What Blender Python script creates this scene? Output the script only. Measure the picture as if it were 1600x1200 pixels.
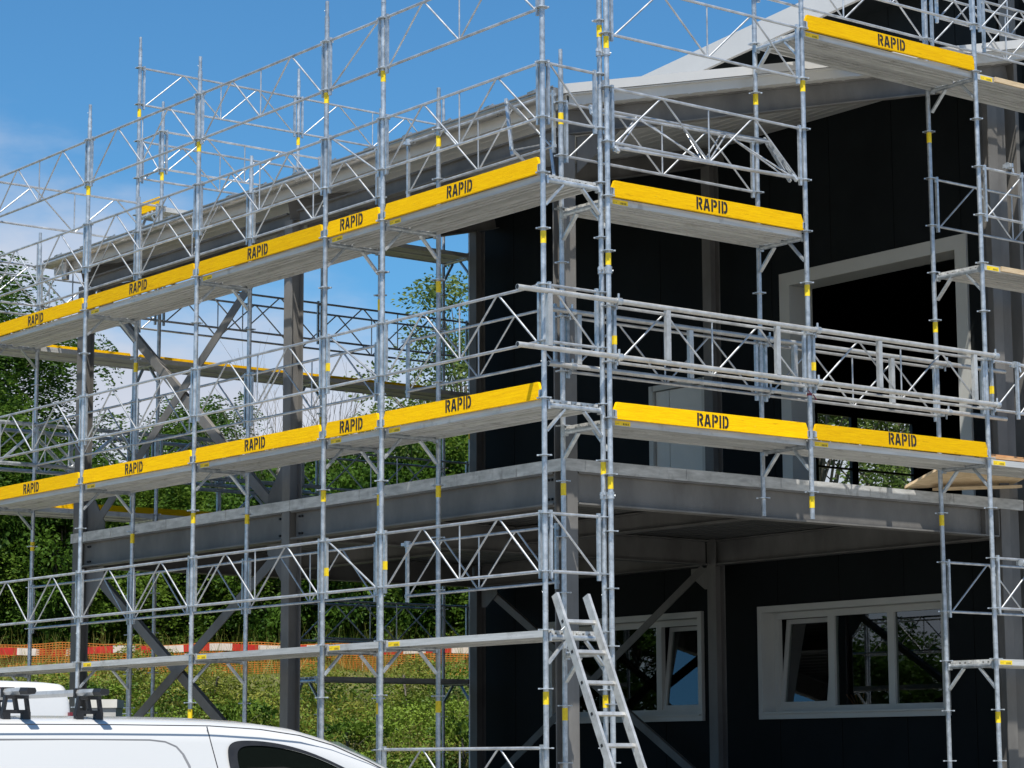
import bpy, math, random
import numpy as np
from mathutils import Vector, Matrix
R = math.radians
PI = math.pi
S = bpy.context.scene
for o in list(bpy.data.objects):
    bpy.data.objects.remove(o)
rnd = random.Random(7)
GZ = -2.7            # ground; z = 0 is the lowest working deck of the scaffold

# ------------------------------------------------------------------ camera
CX, CY, CZ = -13.1572, -16.3951, -1.0896
yaw, pit, rol = 0.663, 0.1516, -0.0039
fw = Vector((math.cos(pit)*math.sin(yaw), math.cos(pit)*math.cos(yaw), math.sin(pit)))
r0 = Vector((math.cos(yaw), -math.sin(yaw), 0)); u0 = r0.cross(fw)
rr = r0*math.cos(rol)+u0*math.sin(rol); uu = -r0*math.sin(rol)+u0*math.cos(rol)
cd = bpy.data.cameras.new('camera'); cam = bpy.data.objects.new('camera', cd)
S.collection.objects.link(cam)
cam.matrix_world = Matrix(((rr.x, uu.x, -fw.x, CX), (rr.y, uu.y, -fw.y, CY), (rr.z, uu.z, -fw.z, CZ), (0, 0, 0, 1)))
cd.sensor_width = 36; cd.lens = 3835.2/1600*36
cd.clip_start = 0.1; cd.clip_end = 3000
S.camera = cam

# ------------------------------------------------------------------ sun and sky
SUND = Vector((-0.31, -0.364, 1)).normalized()     # towards the sun
EL = math.asin(SUND.z); AZ = math.atan2(SUND.x, SUND.y)
sd = bpy.data.lights.new('sun', 'SUN'); sun = bpy.data.objects.new('sun', sd)
S.collection.objects.link(sun)
sd.energy = 5.0; sd.angle = R(0.5); sd.color = (1.0, 0.955, 0.88)
sun.rotation_euler = (-SUND).to_track_quat('-Z', 'Y').to_euler()
sun.location = (-10, -12, 30)

w = bpy.data.worlds.new('World'); S.world = w; w.use_nodes = True
nt = w.node_tree; N = nt.nodes; Lk = nt.links
for n in list(N): N.remove(n)
out = N.new('ShaderNodeOutputWorld'); bg = N.new('ShaderNodeBackground'); bg.inputs[1].default_value = 0.076
sky = N.new('ShaderNodeTexSky'); sky.sky_type = 'NISHITA'; sky.sun_disc = False
sky.sun_elevation = EL; sky.sun_rotation = AZ % (2*PI); sky.air_density = 1.0; sky.dust_density = 0.25; sky.ozone_density = 2.6
tc = N.new('ShaderNodeTexCoord')
mp = N.new('ShaderNodeMapping'); mp.inputs['Scale'].default_value = (1.0, 1.0, 2.6)
Lk.new(tc.outputs['Generated'], mp.inputs[0])
n1 = N.new('ShaderNodeTexNoise'); n1.inputs['Scale'].default_value = 5.0; n1.inputs['Detail'].default_value = 9; n1.inputs['Roughness'].default_value = 0.55
Lk.new(mp.outputs[0], n1.inputs['Vector'])
sx = N.new('ShaderNodeSeparateXYZ'); Lk.new(tc.outputs['Generated'], sx.inputs[0])
# more cloud low down, clear blue above
mr = N.new('ShaderNodeMapRange'); mr.inputs[1].default_value = 0.09; mr.inputs[2].default_value = 0.255; mr.inputs[3].default_value = 0.54; mr.inputs[4].default_value = -0.11
Lk.new(sx.outputs['Z'], mr.inputs[0])
# the cloud bank stands over the left half of the view
dt = N.new('ShaderNodeVectorMath'); dt.operation = 'DOT_PRODUCT'; dt.inputs[1].default_value = (0.788, -0.6156, 0)
Lk.new(tc.outputs['Generated'], dt.inputs[0])
mr2 = N.new('ShaderNodeMapRange'); mr2.inputs[1].default_value = -0.20; mr2.inputs[2].default_value = 0.0; mr2.inputs[3].default_value = 0.05; mr2.inputs[4].default_value = -0.14
Lk.new(dt.outputs['Value'], mr2.inputs[0])
mr3 = N.new('ShaderNodeMapRange'); mr3.inputs[1].default_value = -0.75; mr3.inputs[2].default_value = -0.40; mr3.inputs[3].default_value = -0.45; mr3.inputs[4].default_value = 0.0
Lk.new(dt.outputs['Value'], mr3.inputs[0])
ad3 = N.new('ShaderNodeMath'); ad3.operation = 'ADD'; Lk.new(mr2.outputs[0], ad3.inputs[0]); Lk.new(mr3.outputs[0], ad3.inputs[1])
ad0 = N.new('ShaderNodeMath'); ad0.operation = 'ADD'; Lk.new(mr.outputs[0], ad0.inputs[0]); Lk.new(ad3.outputs[0], ad0.inputs[1])
ad = N.new('ShaderNodeMath'); ad.operation = 'ADD'; Lk.new(n1.outputs[0], ad.inputs[0]); Lk.new(ad0.outputs[0], ad.inputs[1])
cr = N.new('ShaderNodeMapRange'); cr.inputs[1].default_value = 0.47; cr.inputs[2].default_value = 0.80; cr.interpolation_type = 'SMOOTHSTEP'
Lk.new(ad.outputs[0], cr.inputs[0])
n2 = N.new('ShaderNodeTexNoise'); n2.inputs['Scale'].default_value = 9; n2.inputs['Detail'].default_value = 6
Lk.new(mp.outputs[0], n2.inputs['Vector'])
cc = N.new('ShaderNodeMix'); cc.data_type = 'RGBA'
Lk.new(n2.outputs[0], cc.inputs[0]); cc.inputs[6].default_value = (5.0, 5.6, 6.9, 1); cc.inputs[7].default_value = (7.6, 7.9, 8.6, 1)
tn = N.new('ShaderNodeMix'); tn.data_type = 'RGBA'; tn.blend_type = 'MULTIPLY'; tn.inputs[0].default_value = 1.0
Lk.new(sky.outputs[0], tn.inputs[6]); tn.inputs[7].default_value = (0.55, 1.06, 1.32, 1)
mx = N.new('ShaderNodeMix'); mx.data_type = 'RGBA'
Lk.new(cr.outputs[0], mx.inputs[0]); Lk.new(tn.outputs[2], mx.inputs[6]); Lk.new(cc.outputs[2], mx.inputs[7])
Lk.new(mx.outputs[2], bg.inputs[0]); Lk.new(bg.outputs[0], out.inputs[0])

S.render.engine = 'CYCLES'
S.view_settings.view_transform = 'Standard'; S.view_settings.look = 'None'
S.view_settings.exposure = 0.42; S.view_settings.gamma = 1.0
S.cycles.max_bounces = 6; S.cycles.diffuse_bounces = 3; S.cycles.glossy_bounces = 4
S.cycles.transmission_bounces = 4; S.cycles.transparent_max_bounces = 6
S.cycles.sample_clamp_indirect = 6.0

# ------------------------------------------------------------------ materials
M = {}
def mat(name, col, rough=0.6, metal=0.0, var=0.0, vscale=3.0, bump=0.0, bscale=40.0, spec=0.5, col2=None, stretch=None, transl=0.0, coat=0.0, detail=6, thr=None, objrand=False):
    m = bpy.data.materials.new(name); m.use_nodes = True
    n = m.node_tree.nodes; l = m.node_tree.links
    b = n['Principled BSDF']
    b.inputs['Base Color'].default_value = (*col, 1); b.inputs['Roughness'].default_value = rough
    b.inputs['Metallic'].default_value = metal
    b.inputs['Specular IOR Level'].default_value = spec
    b.inputs['Coat Weight'].default_value = coat
    t = n.new('ShaderNodeTexCoord'); mpn = n.new('ShaderNodeMapping')
    l.new(t.outputs['Object'], mpn.inputs[0])
    if stretch: mpn.inputs['Scale'].default_value = stretch
    if objrand:
        oi = n.new('ShaderNodeObjectInfo'); mu = n.new('ShaderNodeMath'); mu.operation = 'MULTIPLY'; mu.inputs[1].default_value = 37.0
        l.new(oi.outputs['Random'], mu.inputs[0]); l.new(mu.outputs[0], mpn.inputs['Location'])
    if col2 is not None or var > 0:
        tx = n.new('ShaderNodeTexNoise'); tx.inputs['Scale'].default_value = vscale; tx.inputs['Detail'].default_value = detail
        tx.inputs['Roughness'].default_value = 0.6
        l.new(mpn.outputs[0], tx.inputs['Vector'])
        rp = n.new('ShaderNodeValToRGB')
        a, bb = thr if thr else (0.32, 0.68)
        rp.color_ramp.elements[0].position = a; rp.color_ramp.elements[1].position = bb
        c2 = col2 if col2 is not None else tuple(min(1, c*(1+var)) for c in col)
        c1 = col if col2 is not None else tuple(c*(1-var) for c in col)
        rp.color_ramp.elements[0].color = (*c1, 1); rp.color_ramp.elements[1].color = (*c2, 1)
        l.new(tx.outputs[0], rp.inputs[0]); l.new(rp.outputs[0], b.inputs['Base Color'])
        rm = n.new('ShaderNodeMapRange'); rm.inputs[3].default_value = max(0.02, rough-0.12); rm.inputs[4].default_value = min(1, rough+0.12)
        l.new(tx.outputs[0], rm.inputs[0])
        if rough > 0.15: l.new(rm.outputs[0], b.inputs['Roughness'])
    if bump > 0:
        t2 = n.new('ShaderNodeTexNoise'); t2.inputs['Scale'].default_value = bscale; t2.inputs['Detail'].default_value = 4
        l.new(mpn.outputs[0], t2.inputs['Vector'])
        bp = n.new('ShaderNodeBump'); bp.inputs['Strength'].default_value = bump; bp.inputs['Distance'].default_value = 0.02
        l.new(t2.outputs[0], bp.inputs['Height']); l.new(bp.outputs[0], b.inputs['Normal'])
    if transl > 0:
        tr = n.new('ShaderNodeBsdfTranslucent'); ms = n.new('ShaderNodeMixShader'); ms.inputs[0].default_value = transl
        if col2 is not None or var > 0: l.new(rp.outputs[0], tr.inputs[0])
        else: tr.inputs[0].default_value = (*col, 1)
        o = n['Material Output']
        l.new(b.outputs[0], ms.inputs[1]); l.new(tr.outputs[0], ms.inputs[2]); l.new(ms.outputs[0], o.inputs[0])
    M[name] = m
    return m
mat('galvanised', (0.33, 0.36, 0.38), 0.36, 0.65, col2=(0.64, 0.67, 0.69), vscale=14, bump=0.15, bscale=60, objrand=True, detail=8)
mat('galvanised_rail', (0.35, 0.36, 0.37), 0.38, 0.6, col2=(0.62, 0.63, 0.635), vscale=9, objrand=True)
mat('deck_metal', (0.46, 0.455, 0.43), 0.45, 0.25, col2=(0.64, 0.635, 0.61), vscale=5, stretch=(0.5, 8, 8), objrand=True)
mat('aluminium', (0.42, 0.41, 0.385), 0.38, 0.5, col2=(0.62, 0.61, 0.58), vscale=9, bump=0.1, objrand=True)
mat('yellow_board', (0.80, 0.43, 0.001), 0.65, 0.0, spec=0.1, col2=(0.94, 0.56, 0.001), vscale=4, stretch=(1.2, 14, 22), bump=0.25, bscale=14, objrand=True)
mat('yellow_band', (0.85, 0.60, 0.01), 0.45, var=0.12, vscale=30)
mat('lettering_black', (0.012, 0.011, 0.010), 0.6, var=0.3, vscale=30)
mat('primed_steel', (0.108, 0.103, 0.096), 0.5, spec=0.35, col2=(0.188, 0.180, 0.168), vscale=2.2, stretch=(1, 1, 0.5), bump=0.05, bscale=20, objrand=True)
mat('edge_trim', (0.36, 0.36, 0.345), 0.6, 0.0, col2=(0.62, 0.62, 0.60), vscale=5, stretch=(1, 1, 4), objrand=True)
mat('topping_bounce', (0.40, 0.39, 0.36), 0.85, var=0.1, vscale=2); mat('floor_deck', (0.10, 0.098, 0.092), 0.55, 0.2, var=0.12, vscale=3)
mat('roof_sheet', (0.56, 0.55, 0.52), 0.45, 0.1, var=0.07, vscale=1.5)
mat('roof_white', (0.55, 0.545, 0.53), 0.42, var=0.04, vscale=1.2)
mat('cladding', (0.0118, 0.0142, 0.0152), 0.55, var=0.18, vscale=1.3, spec=0.05)
mat('interior_dark', (0.02, 0.019, 0.018), 0.9, spec=0.1)
mat('window_white', (0.50, 0.50, 0.465), 0.45, var=0.05, vscale=2)
mat('concrete', (0.15, 0.145, 0.135), 0.85, col2=(0.22, 0.215, 0.20), vscale=3, bump=0.3, bscale=30)
mat('gutter_metal', (0.36, 0.34, 0.31), 0.30, 0.75, col2=(0.50, 0.48, 0.45), vscale=3, objrand=True)
mat('timber', (0.50, 0.36, 0.20), 0.7, col2=(0.68, 0.53, 0.34), vscale=5, stretch=(1, 9, 9), bump=0.2, bscale=20)
mat('timber_orange', (0.46, 0.21, 0.07), 0.7, col2=(0.66, 0.40, 0.20), vscale=6, stretch=(1, 6, 6), bump=0.3)
mat('gravel', (0.27, 0.26, 0.235), 0.9, col2=(0.37, 0.36, 0.32), vscale=8, bump=0.5, bscale=60)
mat('bank_soil', (0.06, 0.075, 0.02), 0.95, col2=(0.14, 0.13, 0.045), vscale=1.6, bump=0.6, bscale=8)
mat('van_white', (0.565, 0.565, 0.555), 0.22, coat=0.6, var=0.012, vscale=0.7)
mat('van_seam', (0.03, 0.03, 0.035), 0.6)
mat('rubber', (0.012, 0.012, 0.013), 0.55, var=0.3, vscale=20)
mat('red_lamp', (0.17, 0.005, 0.015), 0.2, coat=0.5)
mat('crate_grey', (0.45, 0.45, 0.43), 0.7, var=0.1, vscale=4)
mat('crease_shade_grey', (0.20, 0.20, 0.205), 0.5); mat('door_white', (0.66, 0.66, 0.62), 0.45, var=0.04)
mat('crate_lid', (0.62, 0.61, 0.56), 0.7, var=0.08, vscale=4)
mat('bark', (0.10, 0.085, 0.065), 0.9, col2=(0.18, 0.16, 0.13), vscale=12, bump=0.5)
mat('twig', (0.16, 0.14, 0.11), 0.9)
mat('leaf_deep', (0.028, 0.070, 0.010), 0.55, spec=0.12, col2=(0.085, 0.160, 0.018), vscale=1.6, transl=0.35, thr=(0.38, 0.64), objrand=True)
mat('leaf_fresh', (0.05, 0.105, 0.012), 0.55, spec=0.12, col2=(0.15, 0.235, 0.028), vscale=1.2, transl=0.4, thr=(0.36, 0.66), objrand=True)
mat('leaf_pale', (0.07, 0.12, 0.025), 0.5, spec=0.25, col2=(0.19, 0.25, 0.06), vscale=1.5, transl=0.4, thr=(0.36, 0.66), objrand=True)
mat('ivy', (0.035, 0.085, 0.010), 0.5, spec=0.2, col2=(0.20, 0.29, 0.035), vscale=1.3, transl=0.3, thr=(0.38, 0.62))
mat('grass_dry', (0.13, 0.20, 0.02), 0.6, col2=(0.42, 0.36, 0.09), vscale=0.7, transl=0.4, thr=(0.40, 0.62))
mat('weed', (0.11, 0.16, 0.02), 0.5, spec=0.2, col2=(0.33, 0.32, 0.06), vscale=0.8, transl=0.35, thr=(0.38, 0.62))
mat('net_orange', (0.80, 0.30, 0.06), 0.5, transl=0.35, var=0.1)
mat('tape_red', (0.62, 0.03, 0.02), 0.5, transl=0.2, var=0.15, vscale=5)
mat('tape_white', (0.80, 0.70, 0.62), 0.5, transl=0.2, var=0.1, vscale=5)
mat('stake', (0.6, 0.6, 0.58), 0.6)
mat('wood_handle', (0.5, 0.16, 0.03), 0.6, var=0.2)
def dirt(name, amount, col, scale, st=(1, 1, 1), thr=(0.60, 0.70)):
    """scuffs and stains with a shape of their own, mixed over the base colour"""
    m = M[name]; n = m.node_tree.nodes; l = m.node_tree.links; b = n['Principled BSDF']
    src = b.inputs['Base Color'].links[0].from_socket
    t = n.new('ShaderNodeTexCoord'); mp_ = n.new('ShaderNodeMapping'); mp_.inputs['Scale'].default_value = st
    oi = n.new('ShaderNodeObjectInfo'); mu = n.new('ShaderNodeMath'); mu.operation = 'MULTIPLY'; mu.inputs[1].default_value = 91.0
    l.new(oi.outputs['Random'], mu.inputs[0]); l.new(mu.outputs[0], mp_.inputs['Location']); l.new(t.outputs['Object'], mp_.inputs[0])
    tx = n.new('ShaderNodeTexNoise'); tx.inputs['Scale'].default_value = scale; tx.inputs['Detail'].default_value = 8; tx.inputs['Roughness'].default_value = 0.7
    l.new(mp_.outputs[0], tx.inputs['Vector'])
    mr_ = n.new('ShaderNodeMapRange'); mr_.inputs[1].default_value = thr[0]; mr_.inputs[2].default_value = thr[1]; mr_.inputs[4].default_value = amount
    l.new(tx.outputs[0], mr_.inputs[0])
    x = n.new('ShaderNodeMix'); x.data_type = 'RGBA'; l.new(mr_.outputs[0], x.inputs[0]); l.new(src, x.inputs[6]); x.inputs[7].default_value = (*col, 1)
    # each piece a little lighter or darker than the next
    v_ = n.new('ShaderNodeMapRange'); v_.inputs[3].default_value = 0.86; v_.inputs[4].default_value = 1.08; l.new(oi.outputs['Random'], v_.inputs[0])
    hs = n.new('ShaderNodeHueSaturation'); l.new(v_.outputs[0], hs.inputs['Value']); l.new(x.outputs[2], hs.inputs['Color']); l.new(hs.outputs[0], b.inputs['Base Color'])
dirt('yellow_board', 0.75, (0.30, 0.13, 0.005), 3.0, (1.5, 4, 14), (0.60, 0.72)); dirt('yellow_board', 0.6, (0.45, 0.40, 0.30), 16.0, (1, 1, 1), (0.66, 0.72))
dirt('galvanised', 0.7, (0.20, 0.19, 0.18), 9.0, (1, 1, 0.6), (0.60, 0.72)); dirt('galvanised_rail', 0.5, (0.22, 0.21, 0.20), 7.0, (1, 1, 1), (0.60, 0.72))
dirt('deck_metal', 0.5, (0.24, 0.22, 0.19), 4.0, (1, 1, 1), (0.56, 0.68)); dirt('aluminium', 0.6, (0.30, 0.28, 0.25), 12.0, (1, 1, 1), (0.58, 0.68))
dirt('primed_steel', 0.5, (0.09, 0.08, 0.07), 1.8, (1, 1, 0.35), (0.55, 0.72)); dirt('edge_trim', 0.6, (0.18, 0.17, 0.16), 6.0, (1, 1, 0.5), (0.56, 0.68))
dirt('lettering_black', 0.8, (0.55, 0.32, 0.01), 30.0, (1, 1, 1), (0.66, 0.72))
def glass(name, tint, rough=0.01, mixv=0.22):
    m = bpy.data.materials.new(name); m.use_nodes = True
    n = m.node_tree.nodes; l = m.node_tree.links
    for q in list(n): n.remove(q)
    o = n.new('ShaderNodeOutputMaterial'); g = n.new('ShaderNodeBsdfGlossy'); t = n.new('ShaderNodeBsdfTransparent')
    g.inputs['Roughness'].default_value = rough; g.inputs['Color'].default_value = (0.9, 0.93, 0.95, 1)
    t.inputs[0].default_value = (*tint, 1)
    fr = n.new('ShaderNodeFresnel'); fr.inputs[0].default_value = 1.5
    mr_ = n.new('ShaderNodeMapRange'); mr_.inputs[3].default_value = mixv*0.45; mr_.inputs[4].default_value = 1.0
    gg = n.new('ShaderNodeNewGeometry'); inv = n.new('ShaderNodeMath'); inv.operation = 'SUBTRACT'; inv.inputs[0].default_value = 1.0
    l.new(gg.outputs['Backfacing'], inv.inputs[1])
    l.new(fr.outputs[0], mr_.inputs[0])
    x = n.new('ShaderNodeMixShader'); fm = n.new('ShaderNodeMath'); fm.operation = 'MULTIPLY'; l.new(mr_.outputs[0], fm.inputs[0]); l.new(inv.outputs[0], fm.inputs[1]); l.new(fm.outputs[0], x.inputs[0]); l.new(t.outputs[0], x.inputs[1]); l.new(g.outputs[0], x.inputs[2])
    l.new(x.outputs[0], o.inputs[0]); M[name] = m
glass('pane_glass', (0.62, 0.66, 0.64), mixv=0.16); glass('clear_glass', (0.96, 0.97, 0.96), mixv=0.05); glass('car_glass', (0.50, 0.60, 0.56), mixv=0.3)

# ------------------------------------------------------------------ mesh helpers
class MB:
    def __init__(s): s.v = []; s.f = []; s.sm = []
    def add(s, vs, fs, smooth=False):
        b = len(s.v); s.v += [tuple(x) for x in vs]; s.f += [tuple(b+i for i in f) for f in fs]; s.sm += [smooth]*len(fs); return s
    def box(s, a, b):
        x0, x1 = sorted((a[0], b[0])); y0, y1 = sorted((a[1], b[1])); z0, z1 = sorted((a[2], b[2]))
        return s.add([(x0,y0,z0),(x1,y0,z0),(x1,y1,z0),(x0,y1,z0),(x0,y0,z1),(x1,y0,z1),(x1,y1,z1),(x0,y1,z1)],
                     [(0,3,2,1),(4,5,6,7),(0,1,5,4),(1,2,6,5),(2,3,7,6),(3,0,4,7)])
    def tube(s, a, b, r, n=10, r2=None, caps=True):
        a = Vector(a); b = Vector(b); d = (b-a).normalized(); r2 = r if r2 is None else r2
        h = Vector((0,0,1)) if abs(d.z) < 0.9 else Vector((1,0,0))
        p = d.cross(h).normalized(); q = d.cross(p)
        vs = []
        for c, rad in ((a, r), (b, r2)):
            for i in range(n):
                t = 2*PI*i/n; vs.append(c+p*(rad*math.cos(t))+q*(rad*math.sin(t)))
        fs = [(i, (i+1) % n, n+(i+1) % n, n+i) for i in range(n)]
        s.add(vs, fs, True)
        if caps: s.add(vs, [tuple(range(n-1, -1, -1)), tuple(range(n, 2*n))])
        return s
    def bar(s, a, b, wd, ht, up=(0,0,1)):
        """rectangular bar from a to b; wd across, ht along 'up'"""
        a = Vector(a); b = Vector(b); d = (b-a).normalized(); up = Vector(up)
        p = d.cross(up).normalized()*(wd/2); q = p.cross(d).normalized()*(ht/2)
        vs = [c+sx_*p+sy_*q for c in (a, b) for sx_, sy_ in ((-1,-1),(1,-1),(1,1),(-1,1))]
        return s.add(vs, [(0,1,2,3),(7,6,5,4),(0,4,5,1),(1,5,6,2),(2,6,7,3),(3,7,4,0)])
    def ibeam(s, a, b, h, wd, up=(0,0,1), tf=0.014, tw=0.010):
        a = Vector(a); b = Vector(b); d = (b-a).normalized(); up = Vector(up)
        p = d.cross(up).normalized(); q = p.cross(d).normalized()
        s.bar(a+q*(h/2-tf/2), b+q*(h/2-tf/2), wd, tf, q)
        s.bar(a-q*(h/2-tf/2), b-q*(h/2-tf/2), wd, tf, q)
        s.bar(a, b, tw, h-2*tf, q)
        return s
    def extrude(s, prof, axis, a, b, closed=True, smooth=False):
        """2D profile extruded along axis (0,1,2) from a to b; profile given in the two other axes in order"""
        n = len(prof); vs = []
        for t in (a, b):
            for p in prof:
                c = [p[0], p[1]]; c.insert(axis, t); vs.append(c)
        fs = [(i, (i+1) % n, n+(i+1) % n, n+i) for i in range(n if closed else n-1)]
        s.add(vs, fs, smooth)
        if closed: s.add(vs, [tuple(range(n-1, -1, -1)), tuple(range(n, 2*n))])
        return s
    def mesh(s, name, m):
        me = bpy.data.meshes.new(name); me.from_pydata(s.v, [], s.f); me.materials.append(M[m])
        me.polygons.foreach_set('use_smooth', s.sm); me.update(); return me
def link(name, me, parent=None, loc=(0,0,0), rot=(0,0,0)):
    o = bpy.data.objects.new(name, me); S.collection.objects.link(o)
    o.location = loc; o.rotation_euler = rot
    if parent is not None: o.parent = parent
    return o
def part(name, mb, m, parent, loc=(0,0,0), rot=(0,0,0)):
    me = mb.mesh(name, m) if isinstance(mb, MB) else mb
    return link(name, me, parent, loc, rot)
def tag(o, label, cat=None, group=None, kind=None):
    if label: o['label'] = label
    if cat: o['category'] = cat
    if group: o['group'] = group
    if kind: o['kind'] = kind
    return o
def thing(name, label, cat, loc=(0,0,0), rz=0, group=None):
    o = link(name, None, None, loc, (0,0,rz)); o.empty_display_size = 0.2
    return tag(o, label, cat, group)
def struct(name, mb, m): return tag(part(name, mb, m, None), None, None, None, 'structure')
def W2(s_, d_):   # ground point by distance d ahead of the standpoint and s to the side
    return (CX+d_*0.6156+s_*0.788, CY+d_*0.788-s_*0.6156)

# ------------------------------------------------------------------ ground and bank
def hgt(d_, s_=0):
    def sm(a, b, x):
        t = min(1, max(0, (x-a)/(b-a))); return t*t*(3-2*t)
    base = GZ + 3.10*sm(34.2, 44.2, d_)
    if 34 < d_ < 60: base += 0.10*math.sin(s_*0.9+1.3)*math.sin(d_*0.8)*sm(34, 38, d_)*(1-sm(55, 60, d_))
    return base + 0.02*max(0, d_-60)
def ground():
    ss = [-900,-400,-200,-120,-80,-60,-45]+[x*0.8 for x in range(-40, 30)]+[30,45,60,90,140,220,400,900]
    dd = [-500,-200,-80,-40,-20,-10,0,10,20,28,32,34]+[34+0.5*i for i in range(1, 50)]+[62,70,85,110,150,220,350,600,1100]
    mb = MB(); vs = []
    for d_ in dd:
        for s_ in ss:
            x, y = W2(s_, d_); vs.append((x, y, hgt(d_, s_)))
    n = len(ss); fs = [(j*n+i, j*n+i+1, (j+1)*n+i+1, (j+1)*n+i) for j in range(len(dd)-1) for i in range(n-1)]
    mb.add(vs, fs, True); me = mb.mesh('ground', 'gravel'); me.materials.append(M['bank_soil'])
    idx = [0]*len(fs); k = 0
    for j in range(len(dd)-1):
        for i in range(n-1):
            idx[k] = 1 if dd[j] >= 34 else 0; k += 1
    me.polygons.foreach_set('material_index', idx)
    tag(link('ground', me), None, kind='structure')
ground()

# ------------------------------------------------------------------ building
B = thing('building', 'two storey building with dark cladding, open grey steel bay and white edged roofs', 'building', (0.95, 0.9, GZ))
BO = Vector((0.95, 0.9, GZ))
def bpart(name, mb, m, parent=None):
    mb.v = [(x-BO.x, y-BO.y, z-BO.z) for x, y, z in mb.v]
    return part(name, mb, m, parent if parent is not None else B)
BF = -1.62
bpart('plinth', MB().box((0.7, 0.65, GZ-0.3), (7.38, 11.1, BF)), 'concrete')
UC = (0.985, 5.595, 10.28)
# columns: (v, u, direction of the web)
def column(v, u, web, top, z0=BF, hh=0.155):
    mb = MB()
    mb.ibeam((v, u, z0+0.02), (v, u, top), hh, 0.150, web, 0.012, 0.009)
    mb.box((v-0.17, u-0.17, z0), (v+0.17, u+0.17, z0+0.02))
    return bpart('column', mb, 'primed_steel')
def ceil_z(v): return 4.93+0.2455*(v-1.0)
column(1.035, 0.978, (0,1,0), ceil_z(1.03)-0.25)
column(1.03, 5.595, (1,0,0), ceil_z(1.03)-0.25)
column(1.03, 10.28, (1,0,0), ceil_z(1.03)-0.25)
column(7.01, 0.978, (0,1,0), ceil_z(7.01)-0.25)
column(7.07, 5.51, (1,0,0), ceil_z(7.07)-0.25)
column(7.07, 10.28, (1,0,0), ceil_z(7.07)-0.25)
# floor beams, butted between the columns
def beam(name, a, b, h=0.30, wd=0.20, m='primed_steel', up=(0,0,1)): return bpart(name, MB().ibeam(a, b, h, wd, up, 0.016, 0.011), m)
FZ = 1.37
beam('floor_beam', (1.13, 0.980, FZ), (6.91, 0.980, FZ), 0.30, 0.15)
for a, b in ((1.075, 5.50), (5.69, 10.19)):
    beam('floor_beam', (1.03, a, FZ), (1.03, b, FZ), 0.30, 0.15)
    beam('floor_beam', (7.07, a, FZ-0.002), (7.07, b, FZ-0.002), 0.30, 0.15)
beam('floor_beam', (1.13, 5.595, FZ), (6.97, 5.595, FZ), 0.30, 0.15); beam('floor_beam', (1.13, 10.28, FZ), (6.97, 10.28, FZ), 0.30, 0.15)
beam('floor_beam', (4.05, 1.08, FZ+0.04), (4.05, 5.50, FZ+0.04), 0.2, 0.12)
beam('floor_beam', (4.05, 5.70, FZ+0.04), (4.05, 10.18, FZ+0.04), 0.2, 0.12)
# end plates and stiffeners on the front beam
for x0, x1 in ((1.115, 1.129), (6.911, 6.925), (6.70, 6.71)):
    bpart('end_plate', MB().box((x0, 0.912, 1.238), (x1, 0.972, 1.502)), 'primed_steel')
bolt = MB().tube((0, 0, 0), (-0.018, 0, 0), 0.013, 6).mesh('bolt', 'rubber')
for u in (5.42, 5.37, 10.08, 10.03, 5.75, 5.80, 1.16, 1.21):
    for dz in (-0.09, 0.09): link('bolt', bolt, B, (1.023-BO.x, u-BO.y, FZ+dz-BO.z))
# slab edge and trapezoidal floor deck (ribs run along u)
prof = []
v = 0.985
while v < 7.3:
    prof += [(v, 1.527), (v+0.05, 1.527), (v+0.07, 1.56), (v+0.13, 1.56)]; v += 0.15
prof += [(7.36, 1.56), (7.36, 1.62), (0.985, 1.62)]
mb = MB(); mb.v += []; n = len(prof)
vs = [(p[0], 0.935, p[1]) for p in prof]+[(p[0], 10.40, p[1]) for p in prof]
mb.add(vs, [(i, (i+1) % n, n+(i+1) % n, n+i) for i in range(n)]); mb.add(vs, [tuple(range(n)), tuple(range(2*n-1, n-1, -1))])
bpart('floor_slab', mb, 'floor_deck'); bpart('bounce_topping', MB().box((0.99, 0.94, 1.622), (7.36, 10.39, 1.630)), 'topping_bounce')  # unseen pale topping layer, added to bounce light up under the lintel
mb = MB()
mb.box((0.945, 0.900, 1.522), (7.30, 0.928, 1.634))
for i in range(5): mb.box((1.2+i*1.25, 0.894, 1.535), (1.206+i*1.25, 0.8995, 1.63))
bpart('edge_trim', mb, 'edge_trim')
mb = MB(); mb.box((0.945, 0.932, 1.522), (0.975, 10.40, 1.634))
for i in range(7): mb.box((0.939, 1.6+i*1.3, 1.535), (0.9445, 1.607+i*1.3, 1.63))
bpart('edge_trim', mb, 'edge_trim')
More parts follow.
